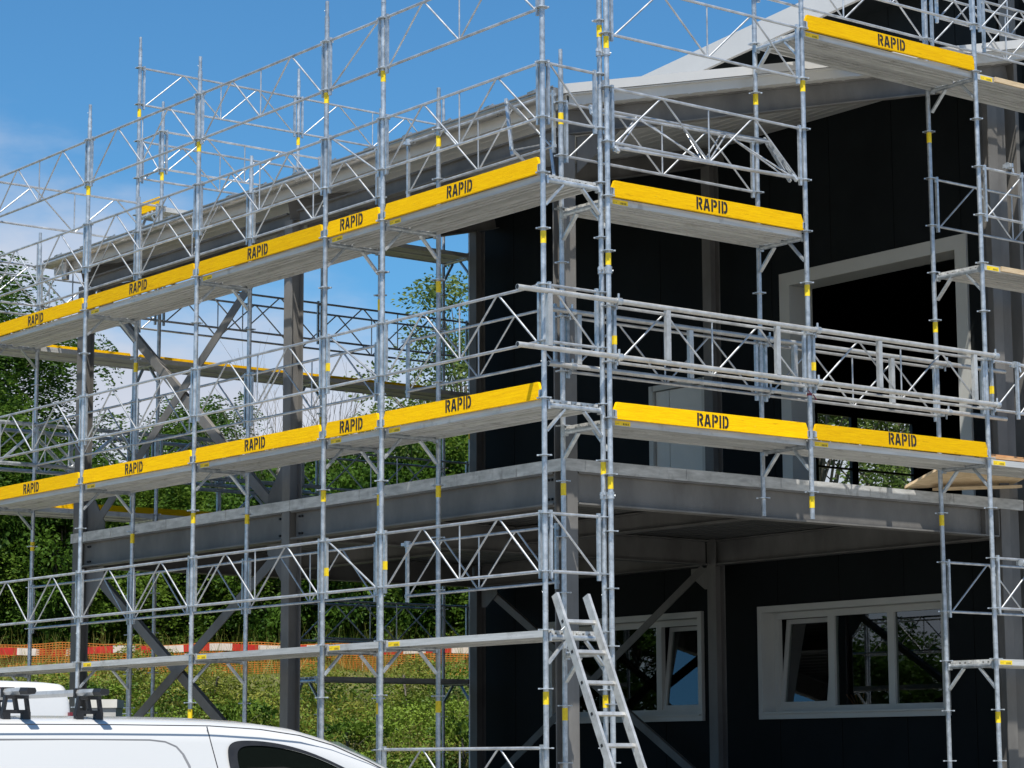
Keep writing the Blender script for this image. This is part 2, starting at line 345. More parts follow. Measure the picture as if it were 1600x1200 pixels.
# bracing: flats and angles in the left face and in the wall line, with gusset plates
def brace(a, b, wd=0.12):
    mb = MB(); mb.bar(a, b, 0.012, wd, (0,0,1)); a = Vector(a); b = Vector(b)
    mb.bar(a+Vector((0.035, 0, wd/2-0.01)), b+Vector((0.035, 0, wd/2-0.01)), 0.055, 0.012, (0,0,1))
    bpart('brace', mb, 'primed_steel')
brace((1.06, 5.78, 4.66), (1.06, 10.12, 1.64)); brace((1.085, 10.12, 4.60), (1.085, 5.78, 1.42))
brace((1.06, 5.78, 1.16), (1.06, 10.12, -1.30)); brace((1.085, 10.12, 1.17), (1.085, 5.78, -1.48))
brace((7.06, 5.72, 1.2), (7.06, 10.12, -1.48), 0.10); brace((7.085, 10.12, 1.2), (7.085, 5.72, -1.42), 0.10)
def gusset(vv, u_, su, z, sz, w_, h_):
    a = [(vv, u_, z), (vv, u_+su*w_, z), (vv, u_+su*w_, z+sz*0.10), (vv, u_+su*0.10, z+sz*h_), (vv, u_, z+sz*h_)]
    b = [(x_+0.012, y, zz) for x_, y, zz in a]
    bpart('gusset_plate', MB().add(a+b, [(0,1,2,3,4), (9,8,7,6,5)]+[(i, (i+1) % 5, 5+(i+1) % 5, 5+i) for i in range(5)]), 'primed_steel')
for u_, su in ((5.69, 1), (10.18, -1)):
    gusset(1.055, u_, su, 1.64, 1, 0.42, 0.46); gusset(1.055, u_, su, 1.21, -1, 0.42, 0.46); gusset(7.055, u_-0.09*(su > 0), su, 1.20, -1, 0.34, 0.26)
# rafters follow the roof slope
sl = 0.2455
for u in UC:
    mb = MB(); mb.ibeam((0.96, u, ceil_z(0.96)-0.125), (7.38, u, ceil_z(7.38)-0.125), 0.235, 0.15, (0,0,1), 0.012, 0.008)
    bpart('rafter', mb, 'primed_steel')
    mb = MB()
    a = [(1.20, u-0.006, ceil_z(1.2)-0.27), (1.75, u-0.006, ceil_z(1.75)-0.25), (1.20, u-0.006, ceil_z(1.2)-0.62)]
    b = [(x, u+0.006, z) for x, _, z in a]
    mb.add(a+b, [(0,1,2), (5,4,3), (0,3,4,1), (1,4,5,2), (2,5,3,0)])
    bpart('haunch', mb, 'primed_steel')
for a, b in ((1.08, 5.50), (5.69, 10.19)):
    beam('eaves_beam', (1.04, a, 4.71), (1.04, b, 4.71), 0.16, 0.10)
# canopy roof: ribbed ceiling, white verge, standing ribs on top
prof = []
v = 0.84
while v < 7.3:
    z = ceil_z(v)
    prof += [(v, z), (v+0.19, z+0.19*sl), (v+0.20, z+0.20*sl-0.006), (v+0.235, z+0.235*sl-0.006), (v+0.245, z+0.245*sl)]; v += 0.333
prof += [(7.39, ceil_z(7.39)), (7.39, ceil_z(7.39)+0.13), (0.84, ceil_z(0.84)+0.13)]
mb = MB(); n = len(prof)
vs = [(p[0], 0.70, p[1]) for p in prof]+[(p[0], 10.80, p[1]) for p in prof]
mb.add(vs, [(i, (i+1) % n, n+(i+1) % n, n+i) for i in range(n)]); mb.add(vs, [tuple(range(n)), tuple(range(2*n-1, n-1, -1))])
bpart('roof', mb, 'roof_sheet')
mb = MB()
for u in np.arange(0.8, 10.8, 0.333):
    a = (0.80, u, ceil_z(0.80)+0.15); b = (7.39, u, ceil_z(7.39)+0.15)
    mb.bar(a, b, 0.05, 0.035)
bpart('roof_rib', mb, 'gutter_metal')
mb = MB()
zt = lambda v: 5.072+0.2455*(v-0.77)
for (ua, ub) in ((0.62, 0.69),):
    a = [(0.765, ua, zt(0.765)-0.088), (7.39, ua, zt(7.39)-0.088), (7.39, ua, zt(7.39)+0.008), (0.765, ua, zt(0.765))]
    b = [(x, ub, z+0.004) for x, _, z in a]
    mb.add(a+b, [(0,1,2,3), (7,6,5,4), (0,4,5,1), (1,5,6,2), (2,6,7,3), (3,7,4,0)])
bpart('verge_trim', mb, 'roof_white')
mb = MB()
a = [(0.80, 0.64, zt(0.8)-0.092), (7.38, 0.64, zt(7.38)-0.092), (7.38, 0.86, zt(7.38)-0.105), (0.80, 0.86, zt(0.8)-0.105)]
b = [(x, y, z-0.012) for x, y, z in a]
mb.add(a+b, [(0,1,2,3), (7,6,5,4), (0,4,5,1), (1,5,6,2), (2,6,7,3), (3,7,4,0)])
bpart('verge_soffit', mb, 'roof_sheet')
# half round gutter with outlet, brackets
gp = []
for i in range(13):
    t = PI+PI*i/12; gp.append((0.765+0.082*math.cos(t), 5.045+0.082*math.sin(t)))
inner = [(0.765+(x-0.765)*0.95, 5.045+(z-5.045)*0.95) for x, z in gp][::-1]
gprof = gp+inner
mb = MB(); mb.extrude(gprof, 1, 0.70, 10.78, smooth=True)
mb.tube((0.683, 0.70, 5.05), (0.683, 10.78, 5.05), 0.010, 8)
g = bpart('gutter', mb, 'gutter_metal')
mb = MB()
for e in (0.70, 10.776):
    pts = [(x, e, z) for x, z in gp]; mb.add(pts+[(x, e+0.004, z) for x, _, z in pts], [tuple(range(13)), tuple(range(25, 12, -1))])
mb.tube((0.765, 10.35, 4.97), (0.765, 10.35, 4.86), 0.06, 16, 0.045); mb.tube((0.765, 10.35, 4.86), (0.765, 10.35, 4.76), 0.046, 16)
part('gutter_outlet', MB().add([tuple(Vector(v_)-BO) for v_ in mb.v], mb.f, True), 'gutter_metal', g)
mb = MB()
for u in np.arange(0.95, 10.8, 0.8): mb.bar((0.68, u, 5.052), (0.90, u, 5.10), 0.03, 0.004); mb.bar((0.70, u, 5.0), (0.70, u+0.001, 5.05), 0.03, 0.004, (1,0,0))
bpart('gutter_bracket', mb, 'galvanised')
clip = MB().bar((-0.05, 0, 0.0), (0.10, 0, 0.035), 0.11, 0.022).bar((0.0, 0.02, 0.02), (0.03, 0.02, 0.05), 0.03, 0.012).mesh('roof_clip', 'gutter_metal')
for u in np.arange(1.2, 10.8, 0.68): link('roof_clip', clip, B, (0.87-BO.x, u-BO.y, 5.125-BO.z), (0, 0, rnd.uniform(-0.2, 0.2)))
mb = MB()
a = [(0.855, 0.70, 4.90), (0.855, 10.80, 4.90), (0.855, 10.80, 5.08), (0.855, 0.70, 5.08)]; b = [(x+0.02, y, z) for x, y, z in a]
mb.add(a+b, [(3,2,1,0), (4,5,6,7), (0,1,5,4), (1,2,6,5), (2,3,7,6), (3,0,4,7)])
bpart('eaves_trim', mb, 'gutter_metal')

# main volume walls.  Wall at v = 7.4 with openings; vertical joints every 1.018 m
WV = 7.4
joints = [1.736+1.018*k for k in range(-1, 11)]
def gable_z(u): return 7.32+0.090*(6.0-u)      # underside of verge
holes = [(2.13, 5.07, -0.60, 0.67), (6.13, 9.07, -0.60, 0.67), (1.73, 4.55, 1.64, 4.62), (6.03, 7.01, 1.64, 3.585)]
def wallpanels():
    mb = MB(); us = sorted(set([1.13]+[j for j in joints if 1.13 < j < 10.88]+[10.88]+[h[i] for h in holes for i in (0, 1)]))
    jset = set(round(j, 4) for j in joints)
    for a, b in zip(us[:-1], us[1:]):
        ga = 0.005 if round(a, 4) in jset else 0; gb = 0.005 if round(b, 4) in jset else 0
        segs = [(BF-0.2, None)]
        cuts = sorted([(h[2], h[3]) for h in holes if h[0] < (a+b)/2 < h[1]])
        z0 = BF-0.2
        for c0, c1 in cuts:
            mb.box((WV, a+ga, z0), (WV+0.14, b-gb, c0)); z0 = c1
        za, zb = gable_z(a)+0.1, gable_z(b)+0.1
        x0, x1 = WV, WV+0.14; y0, y1 = a+ga, b-gb
        mb.add([(x0,y0,z0),(x1,y0,z0),(x1,y1,z0),(x0,y1,z0),(x0,y0,za),(x1,y0,za),(x1,y1,zb),(x0,y1,zb)],
               [(0,3,2,1),(4,5,6,7),(0,1,5,4),(1,2,6,5),(2,3,7,6),(3,0,4,7)])
    return mb
bpart('wall', wallpanels(), 'cladding')
# backing leaf with the same openings, makes the joints dark and the shell tight
mb = MB()
for (a, b) in ((1.15, 1.73), (1.73, 2.13), (2.13, 4.55), (4.55, 5.07), (5.07, 6.03), (6.03, 6.13), (6.13, 7.01), (7.01, 9.07), (9.07, 10.86)):
    cuts = sorted([(h[2], h[3]) for h in holes if h[0] < (a+b)/2 < h[1]]); z0 = BF-0.2
    for c0, c1 in cuts+[(7.3, 7.3)]:
        mb.box((WV+0.143, a, z0), (WV+0.19, b, c0)); z0 = c1
bpart('wall_lining', mb, 'interior_dark')
# side wall facing the right hand scaffold (u = 1.1), trapezoidal sheet
prof = []
x = 7.42
while x < 20: prof += [(x, 1.13), (x+0.14, 1.13), (x+0.17, 1.09), (x+0.22, 1.09), (x+0.25, 1.13)]; x += 0.25
prof += [(20.2, 1.13), (20.2, 1.25), (7.42, 1.25)]
bpart('wall', MB().extrude(prof, 2, BF-0.2, 7.95), 'cladding')
# far wall at u = 10.88 with the window opening onto the trees
mb = MB()
for (a, b, z0, z1) in ((7.55, 14.1, BF-0.2, 7.3), (16.4, 20.2, BF-0.2, 7.3), (14.1, 16.4, BF-0.2, 2.6), (14.1, 16.4, 4.34, 7.3)): mb.box((a, 10.76, z0), (b, 10.88, z1))
bpart('wall', mb, 'cladding')
mb = MB()
for a in (14.1, 14.92, 16.33): mb.box((a, 10.79, 2.6), (a+0.07 if a != 14.92 else a+0.14, 10.85, 4.34))
for z in (2.6, 4.27): mb.box((14.17, 10.792, z), (16.33, 10.848, z+0.07))
mb.box((14.17, 10.795, 3.42), (16.33, 10.845, 3.45))
wfr = bpart('window', mb, 'rubber')
bpart('pane', MB().box((14.18, 10.815, 2.68), (16.32, 10.823, 4.26)), 'clear_glass', wfr)
bpart('wall', MB().box((20.2, 1.13, BF-0.2), (20.35, 10.88, 7.3)), 'cladding')
bpart('upper_floor', MB().box((WV+0.2, 1.26, 1.42), (20.1, 10.75, 1.62)), 'interior_dark')
bpart('lower_floor', MB().box((WV+0.2, 1.26, BF-0.1), (20.1, 10.75, BF)), 'interior_dark')
# partition behind the ground floor rooms and a low wall in the hall
bpart('partition', MB().box((11.2, 1.3, BF), (11.35, 10.7, 1.4)), 'interior_dark')
bpart('partition', MB().box((8.0, 5.50, BF), (11.1, 5.62, 1.4)), 'interior_dark')
# main roof with broad white verge
mb = MB()
def gp_(v, u, z): return (v, u, z)
a = [(6.88, 11.2, gable_z(11.2)-0.03), (6.88, 0.4, gable_z(0.4)-0.03), (6.88, 0.4, gable_z(0.4)+0.26), (6.88, 11.2, gable_z(11.2)+0.26)]
b = [(6.93, y, z) for _, y, z in a]
mb.add(a+b, [(3,2,1,0), (4,5,6,7), (0,1,5,4), (1,2,6,5), (2,3,7,6), (3,0,4,7)])
bpart('verge_trim', mb, 'roof_white')
mb = MB()
a = [(6.935, 11.2, gable_z(11.2)+0.0), (6.935, 0.4, gable_z(0.4)+0.0), (20.6, 0.4, gable_z(0.4)+0.0), (20.6, 11.2, gable_z(11.2)+0.0)]
b = [(x_, y, z+0.22) for x_, y, z in a]
mb.add(a+b, [(0,1,2,3), (7,6,5,4), (0,4,5,1), (1,5,6,2), (2,6,7,3), (3,7,4,0)])
bpart('roof', mb, 'roof_white')
mb = MB(); a = [(6.935, 11.19, gable_z(11.19)-0.02), (6.935, 0.41, gable_z(0.41)-0.02), (WV-0.004, 0.41, gable_z(0.41)-0.02), (WV-0.004, 11.19, gable_z(11.19)-0.02)]; b = [(x_, y, z+0.016) for x_, y, z in a]
mb.add(a+b, [(0,1,2,3), (7,6,5,4), (0,4,5,1), (1,5,6,2), (2,6,7,3), (3,7,4,0)]); bpart('soffit', mb, 'cladding')
# corner trims by the right column
bpart('corner_trim', MB().box((7.12, 0.93, BF), (7.25, 1.06, 6.30)), 'primed_steel')
bpart('corner_trim', MB().box((7.395, 0.90, BF), (7.45, 1.085, 7.9)), 'primed_steel')

# windows
def window(u0, u1, z0, z1, tilt, handles=()):
    wd = 0.11; P = MB()
    # outer surround standing proud of the cladding, reveal behind it
    for (a, b, c, d) in ((u0-wd+0.04, u1+wd-0.04, z1, z1+0.075), (u0-wd+0.04, u1+wd-0.04, z0-0.075, z0), (u0-wd+0.04, u0, z0, z1), (u1, u1+wd-0.04, z0, z1)):
        P.box((WV-0.05, a, c), (WV+0.27, b, d))
    win = bpart('window', P, 'window_white')
    F = MB(); t = 0.075; fx0, fx1 = WV+0.16, WV+0.22
    F.box((fx0, u0, z1-t), (fx1, u1, z1)); F.box((fx0, u0, z0), (fx1, u1, z0+t)); F.box((fx0, u0, z0+t), (fx1, u0+t, z1-t)); F.box((fx0, u1-t, z0+t), (fx1, u1, z1-t))
    step = (u1-u0)/3
    for k in (1, 2): F.box((fx0-0.004, u0+step*k-0.05, z0+t), (fx1, u0+step*k+0.05, z1-t))
    bpart('frame', F, 'window_white', win)
    bpart('sill', MB().box((WV-0.08, u0-0.04, z0-0.012), (fx0-0.005, u1+0.04, z0+0.008)), 'window_white', win)
    for k in range(3):
        a = u0+step*k+(t if k == 0 else 0.05); b = u0+step*(k+1)-(t if k == 2 else 0.05); c = z0+t; d = z1-t
        if k == tilt:
            off = lambda z: (z-c)*0.125      # tilted inwards at the head
            G = MB(); q = 0.055
            def pb(a1, b1, c1, d1, xx0, xx1, mbx):
                vs = []
                for z in (c1, d1):
                    for (xx, yy) in ((xx0, a1), (xx1, a1), (xx1, b1), (xx0, b1)): vs.append((xx+off(z), yy, z))
                mbx.add(vs, [(0,3,2,1),(4,5,6,7),(0,1,5,4),(1,2,6,5),(2,3,7,6),(3,0,4,7)])
            pb(a, b, c, c+q, WV+0.17, WV+0.22, G); pb(a, b, d-q, d, WV+0.17, WV+0.22, G); pb(a, a+q, c+q, d-q, WV+0.17, WV+0.22, G); pb(b-q, b, c+q, d-q, WV+0.17, WV+0.22, G)
            sash = bpart('sash', G, 'window_white', win)
            P2 = MB(); pb(a+q, b-q, c+q, d-q, WV+0.192, WV+0.200, P2); bpart('pane', P2, 'pane_glass', win)
        else:
            bpart('pane', MB().box((WV+0.188, a, c), (WV+0.196, b, d)), 'pane_glass', win)
    for hu, sg in handles:
        H = MB(); zc = 0.03; H.bar((WV+0.225, hu, zc), (WV+0.26, hu, zc), 0.02, 0.05); H.bar((WV+0.25, hu, zc), (WV+0.25, hu+sg*0.10, zc-0.05), 0.018, 0.026)
        bpart('handle', H, 'van_white', win)
    return win
window(2.17, 5.03, -0.56, 0.63, 2, handles=((3.02, 1), (3.24, -1)))
window(6.17, 9.03, -0.56, 0.63, 0)
# large unglazed opening in the upper storey with deep pale surround
P = MB()
for (a, b, c, d) in ((1.65, 4.63, 4.54, 4.70), (1.65, 1.82, 1.634, 4.54), (4.46, 4.63, 1.634, 4.54)): P.box((WV-0.03, a, c), (WV+0.36, b, d))
op = bpart('window', P, 'window_white')
# pale door with frame in the upper storey
P = MB(); P.box((WV-0.02, 6.04, 3.55), (WV+0.12, 7.0, 3.62)); P.box((WV-0.02, 5.99, 1.64), (WV+0.12, 6.06, 3.62)); P.box((WV-0.02, 6.98, 1.64), (WV+0.12, 7.06, 3.62))
dr = bpart('door', P, 'window_white')
bpart('leaf', MB().box((WV+0.02, 6.08, 1.65), (WV+0.07, 6.70, 3.54)), 'door_white', dr)
bpart('leaf', MB().box((WV+0.02, 6.712, 1.65), (WV+0.07, 6.96, 3.54)), 'door_white', dr)
# pale rough concrete sill strip in the opening
bpart('threshold', MB().box((WV-0.10, 1.84, 1.637), (WV+0.28, 4.44, 1.66)), 'edge_trim')

# ------------------------------------------------------------------ scaffold kit
ros_me = None
def rosette_mesh():
    mb = MB(); mb.tube((0,0,-0.004), (0,0,0.004), 0.058, 8)
    for k in range(4):
        t = k*PI/2+PI/4; c, s_ = math.cos(t), math.sin(t)
        mb.bar((0.045*c, 0.045*s_, 0), (0.066*c, 0.066*s_, 0), 0.028, 0.012)
    return mb.mesh('rosette', 'galvanised')
ros_me = rosette_mesh()
clip_me = (lambda mb: mb.mesh('wedge_clip', 'galvanised'))(MB().bar((0.045, 0.0, -0.05), (0.045, 0, 0.035), 0.018, 0.014, (1,0,0)).bar((0.055, 0.004, -0.06), (0.048, 0.004, 0.05), 0.006, 0.02, (1,0,0)))
band_me = (lambda mb: mb.mesh('marking_band', 'yellow_band'))(MB().tube((0,0,-0.055), (0,0,0.055), 0.0255, 12))
def post(parent, y, z0, z1, dz, bands, joints_=(), base=True, tilt=(0,0)):
    mb = MB(); mb.tube((0, 0, z0-GZ), (0, 0, z1-GZ-0.16), 0.0242, 12); mb.tube((0,0,z1-GZ-0.16), (0,0,z1-GZ), 0.019, 10)
    for zj in joints_:
        if z0 < zj < z1: mb.tube((0,0,zj-GZ-0.004), (0,0,zj-GZ+0.004), 0.0262, 12); mb.tube((0.020,0,zj-GZ+0.06), (0.0262,0,zj-GZ+0.06), 0.007, 6); mb.tube((-0.014,-0.018,zj-GZ+0.16), (-0.017,-0.022,zj-GZ+0.16), 0.007, 6)
    if base:
        mb.box((-0.075, -0.075, 0.0), (0.075, 0.075, 0.008)); mb.tube((0,0,0.18), (0,0,0.215), 0.04, 8)
    p = part('post', mb, 'galvanised', parent, (0, y, 0), (tilt[0], tilt[1], 0))
    k = math.ceil((z0-dz+0.02)/0.5)
    while dz+0.5*k < z1-0.10:
        r_ = link('rosette', ros_me, p, (0, 0, dz+0.5*k-GZ), (0, 0, rnd.uniform(-0.1, 0.1))); k += 1
    for b in bands: link('marking_band', band_me, p, (0, 0, b-GZ), (0, 0, rnd.uniform(0, 6)))
    return p
def frame(label, v, u, rz, wd, out_, inn_, decks, dz=0.0, bo=(), bi=(), tilt=(0,0), transoms=None, group=None):
    t = thing('scaffold_section', label, 'scaffold section', (v, u, GZ), rz, group)
    jn = [dz+0.16+2*k for k in range(-2, 6)]
    post(t, 0, out_[0], out_[1], dz, bo, jn, out_[0] <= GZ+0.01, tilt)
    post(t, wd, inn_[0], inn_[1], dz, bi, jn, inn_[0] <= GZ+0.01, tilt)
    for z in decks:
        zz = z-0.060-GZ; mb = MB(); mb.tube((0, 0.03, zz), (0, wd-0.03, zz), 0.024, 12)
        for y in (0.035, wd-0.035): mb.bar((0, y-0.012, zz), (0, y+0.012, zz), 0.052, 0.07)
        part('transom', mb, 'galvanised', t)
        for y, sg in ((0.02, 1), (wd-0.02, -1)):
            part('corner_brace', MB().bar((0, y, zz-0.23), (0, y+sg*0.20, zz-0.024), 0.040, 0.018, (0, -sg, 1)), 'galvanised', t)
    return t
lat_cache = {}
def lattice_meshes(L, flip=False, mid=True):
    key = (round(L, 3), flip, mid)
    if key in lat_cache: return lat_cache[key]
    e = 0.062; H = 0.5; out_ = []
    x0, x1 = e, L-e
    up = MB(); up.box((-0.014, -0.014, -H-0.06), (0.014, 0.014, 0.03))
    up.bar((-0.03, 0, -0.015), (0, 0, -0.015), 0.02, 0.03); up.bar((-0.03, 0, -H+0.0), (0, 0, -H), 0.02, 0.03)
    upm = up.mesh('end_upright', 'galvanised')
    ch = MB().tube((x0+0.014, 0, 0), (x1-0.014, 0, 0), 0.0145, 8).mesh('chord', 'galvanised_rail')
    dgs = []
    r_ = 0.0095
    if L > 1.6:
        xs = [x0+0.02, x0+(x1-x0)*0.255, (x0+x1)/2, x0+(x1-x0)*0.745, x1-0.02]
        for i in range(4):
            za, zb = (-H, 0) if i % 2 == 0 else (0, -H)
            dgs.append(MB().tube((xs[i]+0.012, 0, za), (xs[i+1]-0.012, 0, zb), r_, 6).mesh('diagonal', 'galvanised_rail'))
        if mid: dgs.append(MB().tube((xs[2], 0.0, -H), (xs[2], 0, 0), 0.0085, 6).mesh('mid_upright', 'galvanised_rail'))
    else:
        za, zb = (0, -H) if flip else (-H, 0)
        dgs.append(MB().tube((x0+0.02, 0, za), (x1-0.02, 0, zb), r_, 6).mesh('diagonal', 'galvanised_rail'))
    lat_cache[key] = (upm, ch, dgs, x0, x1, H)
    return lat_cache[key]
def lattice(label, v, u, ztop, rz, L, flip=False, group='lattice guard rails of the scaffold', rot=None, band=False):
    upm, ch, dgs, x0, x1, H = lattice_meshes(L, flip)
    t = thing('lattice_guard_rail', label, 'guard rail', (v, u, ztop), rz, group)
    if rot: t.rotation_euler = rot
    link('end_upright', upm, t, (x0, 0, 0)); link('end_upright', upm, t, (x1, 0, 0), (0, 0, PI))
    link('chord', ch, t); link('chord', ch, t, (0, 0, -H))
    for d_ in dgs: link('mid_upright' if d_.name.startswith('mid') else 'diagonal', d_, t)
    if band: part('marking_band', MB().box((-0.0155, -0.0155, -0.04), (0.0155, 0.0155, 0.04)), 'yellow_band', t, (x0, 0, -0.3))
    return t
deck_cache = {}
def deck(label, v, u, z, rz, L, wd=0.66, group='steel scaffold decks', sticker=True):
    key = round(L, 3)
    if key not in deck_cache:
        pw = 0.300; ms = []
        pr = [(0, 0), (0, -0.060), (0.022, -0.060), (0.024, -0.020), (0.052, -0.020)]
        for q in range(3):
            yy = 0.054+q*0.068; pr += [(yy, -0.047), (yy+0.040, -0.047), (yy+0.042, -0.018), (yy+0.066, -0.018)]
        pr += [(pw-0.040, -0.020), (pw-0.024, -0.020), (pw-0.022, -0.060), (pw, -0.060), (pw, 0)]
        m_ = MB(); m_.extrude(pr, 0, 0.030, L-0.030)
        # extrude() inserts the axis coordinate first: profile is (y, z)
        for x in (0.030, L-0.030):
            s_ = 1 if x < 1 else -1
            for y in (0.05, pw-0.05): m_.bar((x-s_*0.034, y, -0.02), (x, y, -0.02), 0.035, 0.022)
        st = MB(); st.box((0.08, -0.0015, -0.054), (0.26, 0.0, -0.012))
        tx = MB()
        for i in range(3): tx.box((0.090+0.016*i, -0.0025, -0.04), (0.095+0.016*i, -0.0016, -0.034))
        for i in range(4): tx.box((0.175+0.018*i, -0.0025, -0.048), (0.183+0.018*i, -0.0016, -0.030))
        deck_cache[key] = (m_.mesh('plank', 'deck_metal'), st.mesh('sticker', 'yellow_band'), tx.mesh('sticker_print', 'lettering_black'))
    pm, sm_, tm = deck_cache[key]
    t = thing('scaffold_deck', label, 'scaffold deck', (v, u, z), rz, group)
    p1 = link('plank', pm, t, (0, 0.028, 0)); link('plank', pm, t, (0, 0.334, 0))
    if sticker:
        s1 = link('sticker', sm_, p1); link('sticker_print', tm, p1)
    return t
# stencilled lettering, drawn as strokes in a 1 x 1 cell
def stroke(mb, pts, th, y, S_, ox, oz):
    for (a, b) in zip(pts[:-1], pts[1:]):
        ax, az = a; bx, bz = b
        dx, dz = bx-ax, bz-az; l = math.hypot(dx, dz); nx, nz = -dz/l*th/2, dx/l*th/2; ex, ez = dx/l*th*0.28, dz/l*th*0.28
        q = [(ax-ex+nx, az-ez+nz), (bx+ex+nx, bz+ez+nz), (bx+ex-nx, bz+ez-nz), (ax-ex-nx, az-ez-nz)]
        k = len(mb.v); yo = y-0.0001*(k//4 % 7)
        mb.add([(ox+px*S_, yo, oz+pz*S_) for px, pz in q], [(0,3,2,1)])
def lettering(L):
    mb = MB(); S_ = 0.112; th = 0.20
    arcR = [(0.30, 0.90), (0.44, 0.90), (0.54, 0.82), (0.56, 0.72), (0.54, 0.60), (0.44, 0.50), (0.30, 0.50)]
    glyphs = {
        'R': [[(0.10, 0.03), (0.10, 0.97)], arcR, [(0.36, 0.44), (0.56, 0.04)]],
        'A': [[(0.08, 0.03), (0.27, 0.93)], [(0.40, 0.93), (0.60, 0.03)], [(0.22, 0.28), (0.46, 0.28)]],
        'P': [[(0.10, 0.03), (0.10, 0.97)], [(0.30, 0.90), (0.44, 0.90), (0.55, 0.80), (0.56, 0.68), (0.54, 0.56), (0.44, 0.46), (0.30, 0.46)]],
        'I': [[(0.10, 0.03), (0.10, 0.97)]],
        'D': [[(0.10, 0.03), (0.10, 0.97)], [(0.30, 0.90), (0.42, 0.89), (0.54, 0.76), (0.57, 0.50), (0.54, 0.24), (0.42, 0.11), (0.30, 0.10)]]}
    adv = {'R': 0.80, 'A': 0.84, 'P': 0.80, 'I': 0.36, 'D': 0.70}
    tot = sum(adv.values())*S_; x = L/2-tot/2
    for c in 'RAPID':
        for g_ in glyphs[c]: stroke(mb, g_, th, -0.0168, S_, x, 0.022)
        x += adv[c]*S_
    return mb
tb_cache = {}
def toe_board(label, v, u, z, rz, L, text=True, group='yellow toe boards', Lb=None):
    key = (round(L, 3), text, Lb)
    if key not in tb_cache:
        a, b = 0.045, (L-0.045 if Lb is None else Lb); h = 0.15; th = 0.03
        pr = [(a, 0.0), (b, 0.0), (b, h*0.55), (b-0.03, h), (a+0.03, h), (a, h*0.55)]
        m_ = MB(); vs = [(p[0], -th/2, p[1]) for p in pr]+[(p[0], th/2, p[1]) for p in pr]; n = 6
        m_.add(vs, [tuple(range(n)), tuple(range(2*n-1, n-1, -1))]+[((i+1) % n, i, n+i, n+(i+1) % n) for i in range(n)])
        br = MB()
        for x, s_ in ((a, 1), (b, -1)):
            br.box((x-0.012, -th/2-0.004, 0.02), (x+0.02, -th/2-0.001, 0.075)); br.box((x-0.012, th/2+0.001, 0.02), (x+0.02, th/2+0.004, 0.075)); br.box((x-0.016 if s_ > 0 else x+0.002, -th/2-0.004, 0.015), (x-0.002 if s_ > 0 else x+0.016, th/2+0.004, 0.08))
        tb_cache[key] = (m_.mesh('board', 'yellow_board'), br.mesh('end_clip', 'galvanised'), lettering(L).mesh('lettering', 'lettering_black') if text else None)
    bm_, cm_, lm_ = tb_cache[key]
    t = thing('toe_board', label, 'toe board', (v, u, z), rz, group)
    t.location.z += rnd.uniform(-0.004, 0.006); t.rotation_euler.y = rnd.uniform(-0.002, 0.002); t.rotation_euler.x = rnd.uniform(-0.03, 0.02)
    link('board', bm_, t); link('end_clip', cm_, t)
    if lm_: link('lettering', lm_, t, (rnd.uniform(-0.035, 0.035), 0, rnd.uniform(-0.004, 0.006)), (0, rnd.uniform(-0.008, 0.008), 0))
    return t

# ---- left face: outer row at v = 0, inner row at v = LW, bays run away along u
LU = [0.0, 2.4506, 3.4351, 5.8966, 8.3668, 10.8441]
LW = 0.6614
NEG = -PI/2
ordn = ['first', 'second', 'third', 'fourth', 'fifth', 'sixth']
cnt = {0: 'at the near corner', 1: 'one bay left of the near corner', 2: 'left of the short bay', 3: 'third from the left edge of the photo', 4: 'at the second bay from the far left', 5: 'at the far left end'}
frl = ['tall galvanised frame at the near corner, left of the paired corner posts',
       'galvanised frame of the left face, the next one left of the corner',
       'galvanised frame of the left face just left of the short bay',
       'galvanised left face frame whose outer post ends just above the white van roof',
       'galvanised frame standing before the far left steel column',
       'galvanised frame at the left photo edge, its outer post out of view']
bands_o = [(3.42, -0.58), (5.42,), (5.42, 1.44), (5.42, 1.42, -0.62), (5.40,), ()]
bands_i = [(5.40, 1.43, -0.6), (4.88-0.0, 3.43, 1.44, -0.6), (3.40, 1.44, -0.6), (1.45,), (3.4, 1.42), (1.5,)]
for i, u in enumerate(LU):
    top_o = 8.6 if i == 0 else 6.42
    top_i = 8.6 if i == 0 else 5.42
    tl = (0, 0)
    if i == 0: o_ = frame(frl[i], 0, u, NEG, LW, (GZ, top_o), (GZ, top_i), (0, 2, 4), 0, bands_o[i], bands_i[i], group='frames of the left face scaffold')
    else: o_ = frame(frl[i], 0, u, NEG, LW, (GZ if i != 3 else -0.72, top_o), (GZ, top_i), (0, 2, 4), 0, bands_o[i], bands_i[i], group='frames of the left face scaffold')
lev = {0: 'lowest', 2: 'middle', 4: 'upper'}
bayn = ['bay nearest the corner', 'short second bay', 'third bay from the corner', 'fourth bay from the corner', 'bay at the left photo edge']
for i in range(5):
    L = LU[i+1]-LU[i]; us = LU[i+1]
    for z in (0, 2, 4):
        deck('grey steel deck on the %s left face level, %s' % (lev[z], bayn[i]), 0, us, z, NEG, L)
        if z: toe_board('yellow lettered toe board on the %s left face level, %s' % (lev[z], bayn[i]), 0, us, z, NEG, L)
    for z in ([1, 3, 5, 6] if i else [-1, 1, 3, 5, 6]):
        nm = {-1: 'below the lowest deck', 1: 'over the lowest deck', 3: 'over the middle deck', 5: 'over the upper deck', 6: 'topmost against the sky'}[z]
        lattice('outer lattice rail, left face, %s, %s' % (nm, bayn[i]), 0, us, z, NEG, L, flip=(z in (5, 1, 3)), band=((z == 3 and i == 1) or (z == 1 and i < 2)))
    if i >= 2:
        for z in (1, 3, 5):
            nm = {1: 'over the lowest deck', 3: 'over the middle deck', 5: 'before the gutter'}[z]
            lattice('inner lattice rail, left face, %s, %s' % (nm, bayn[i]), LW, us, z, NEG, L)
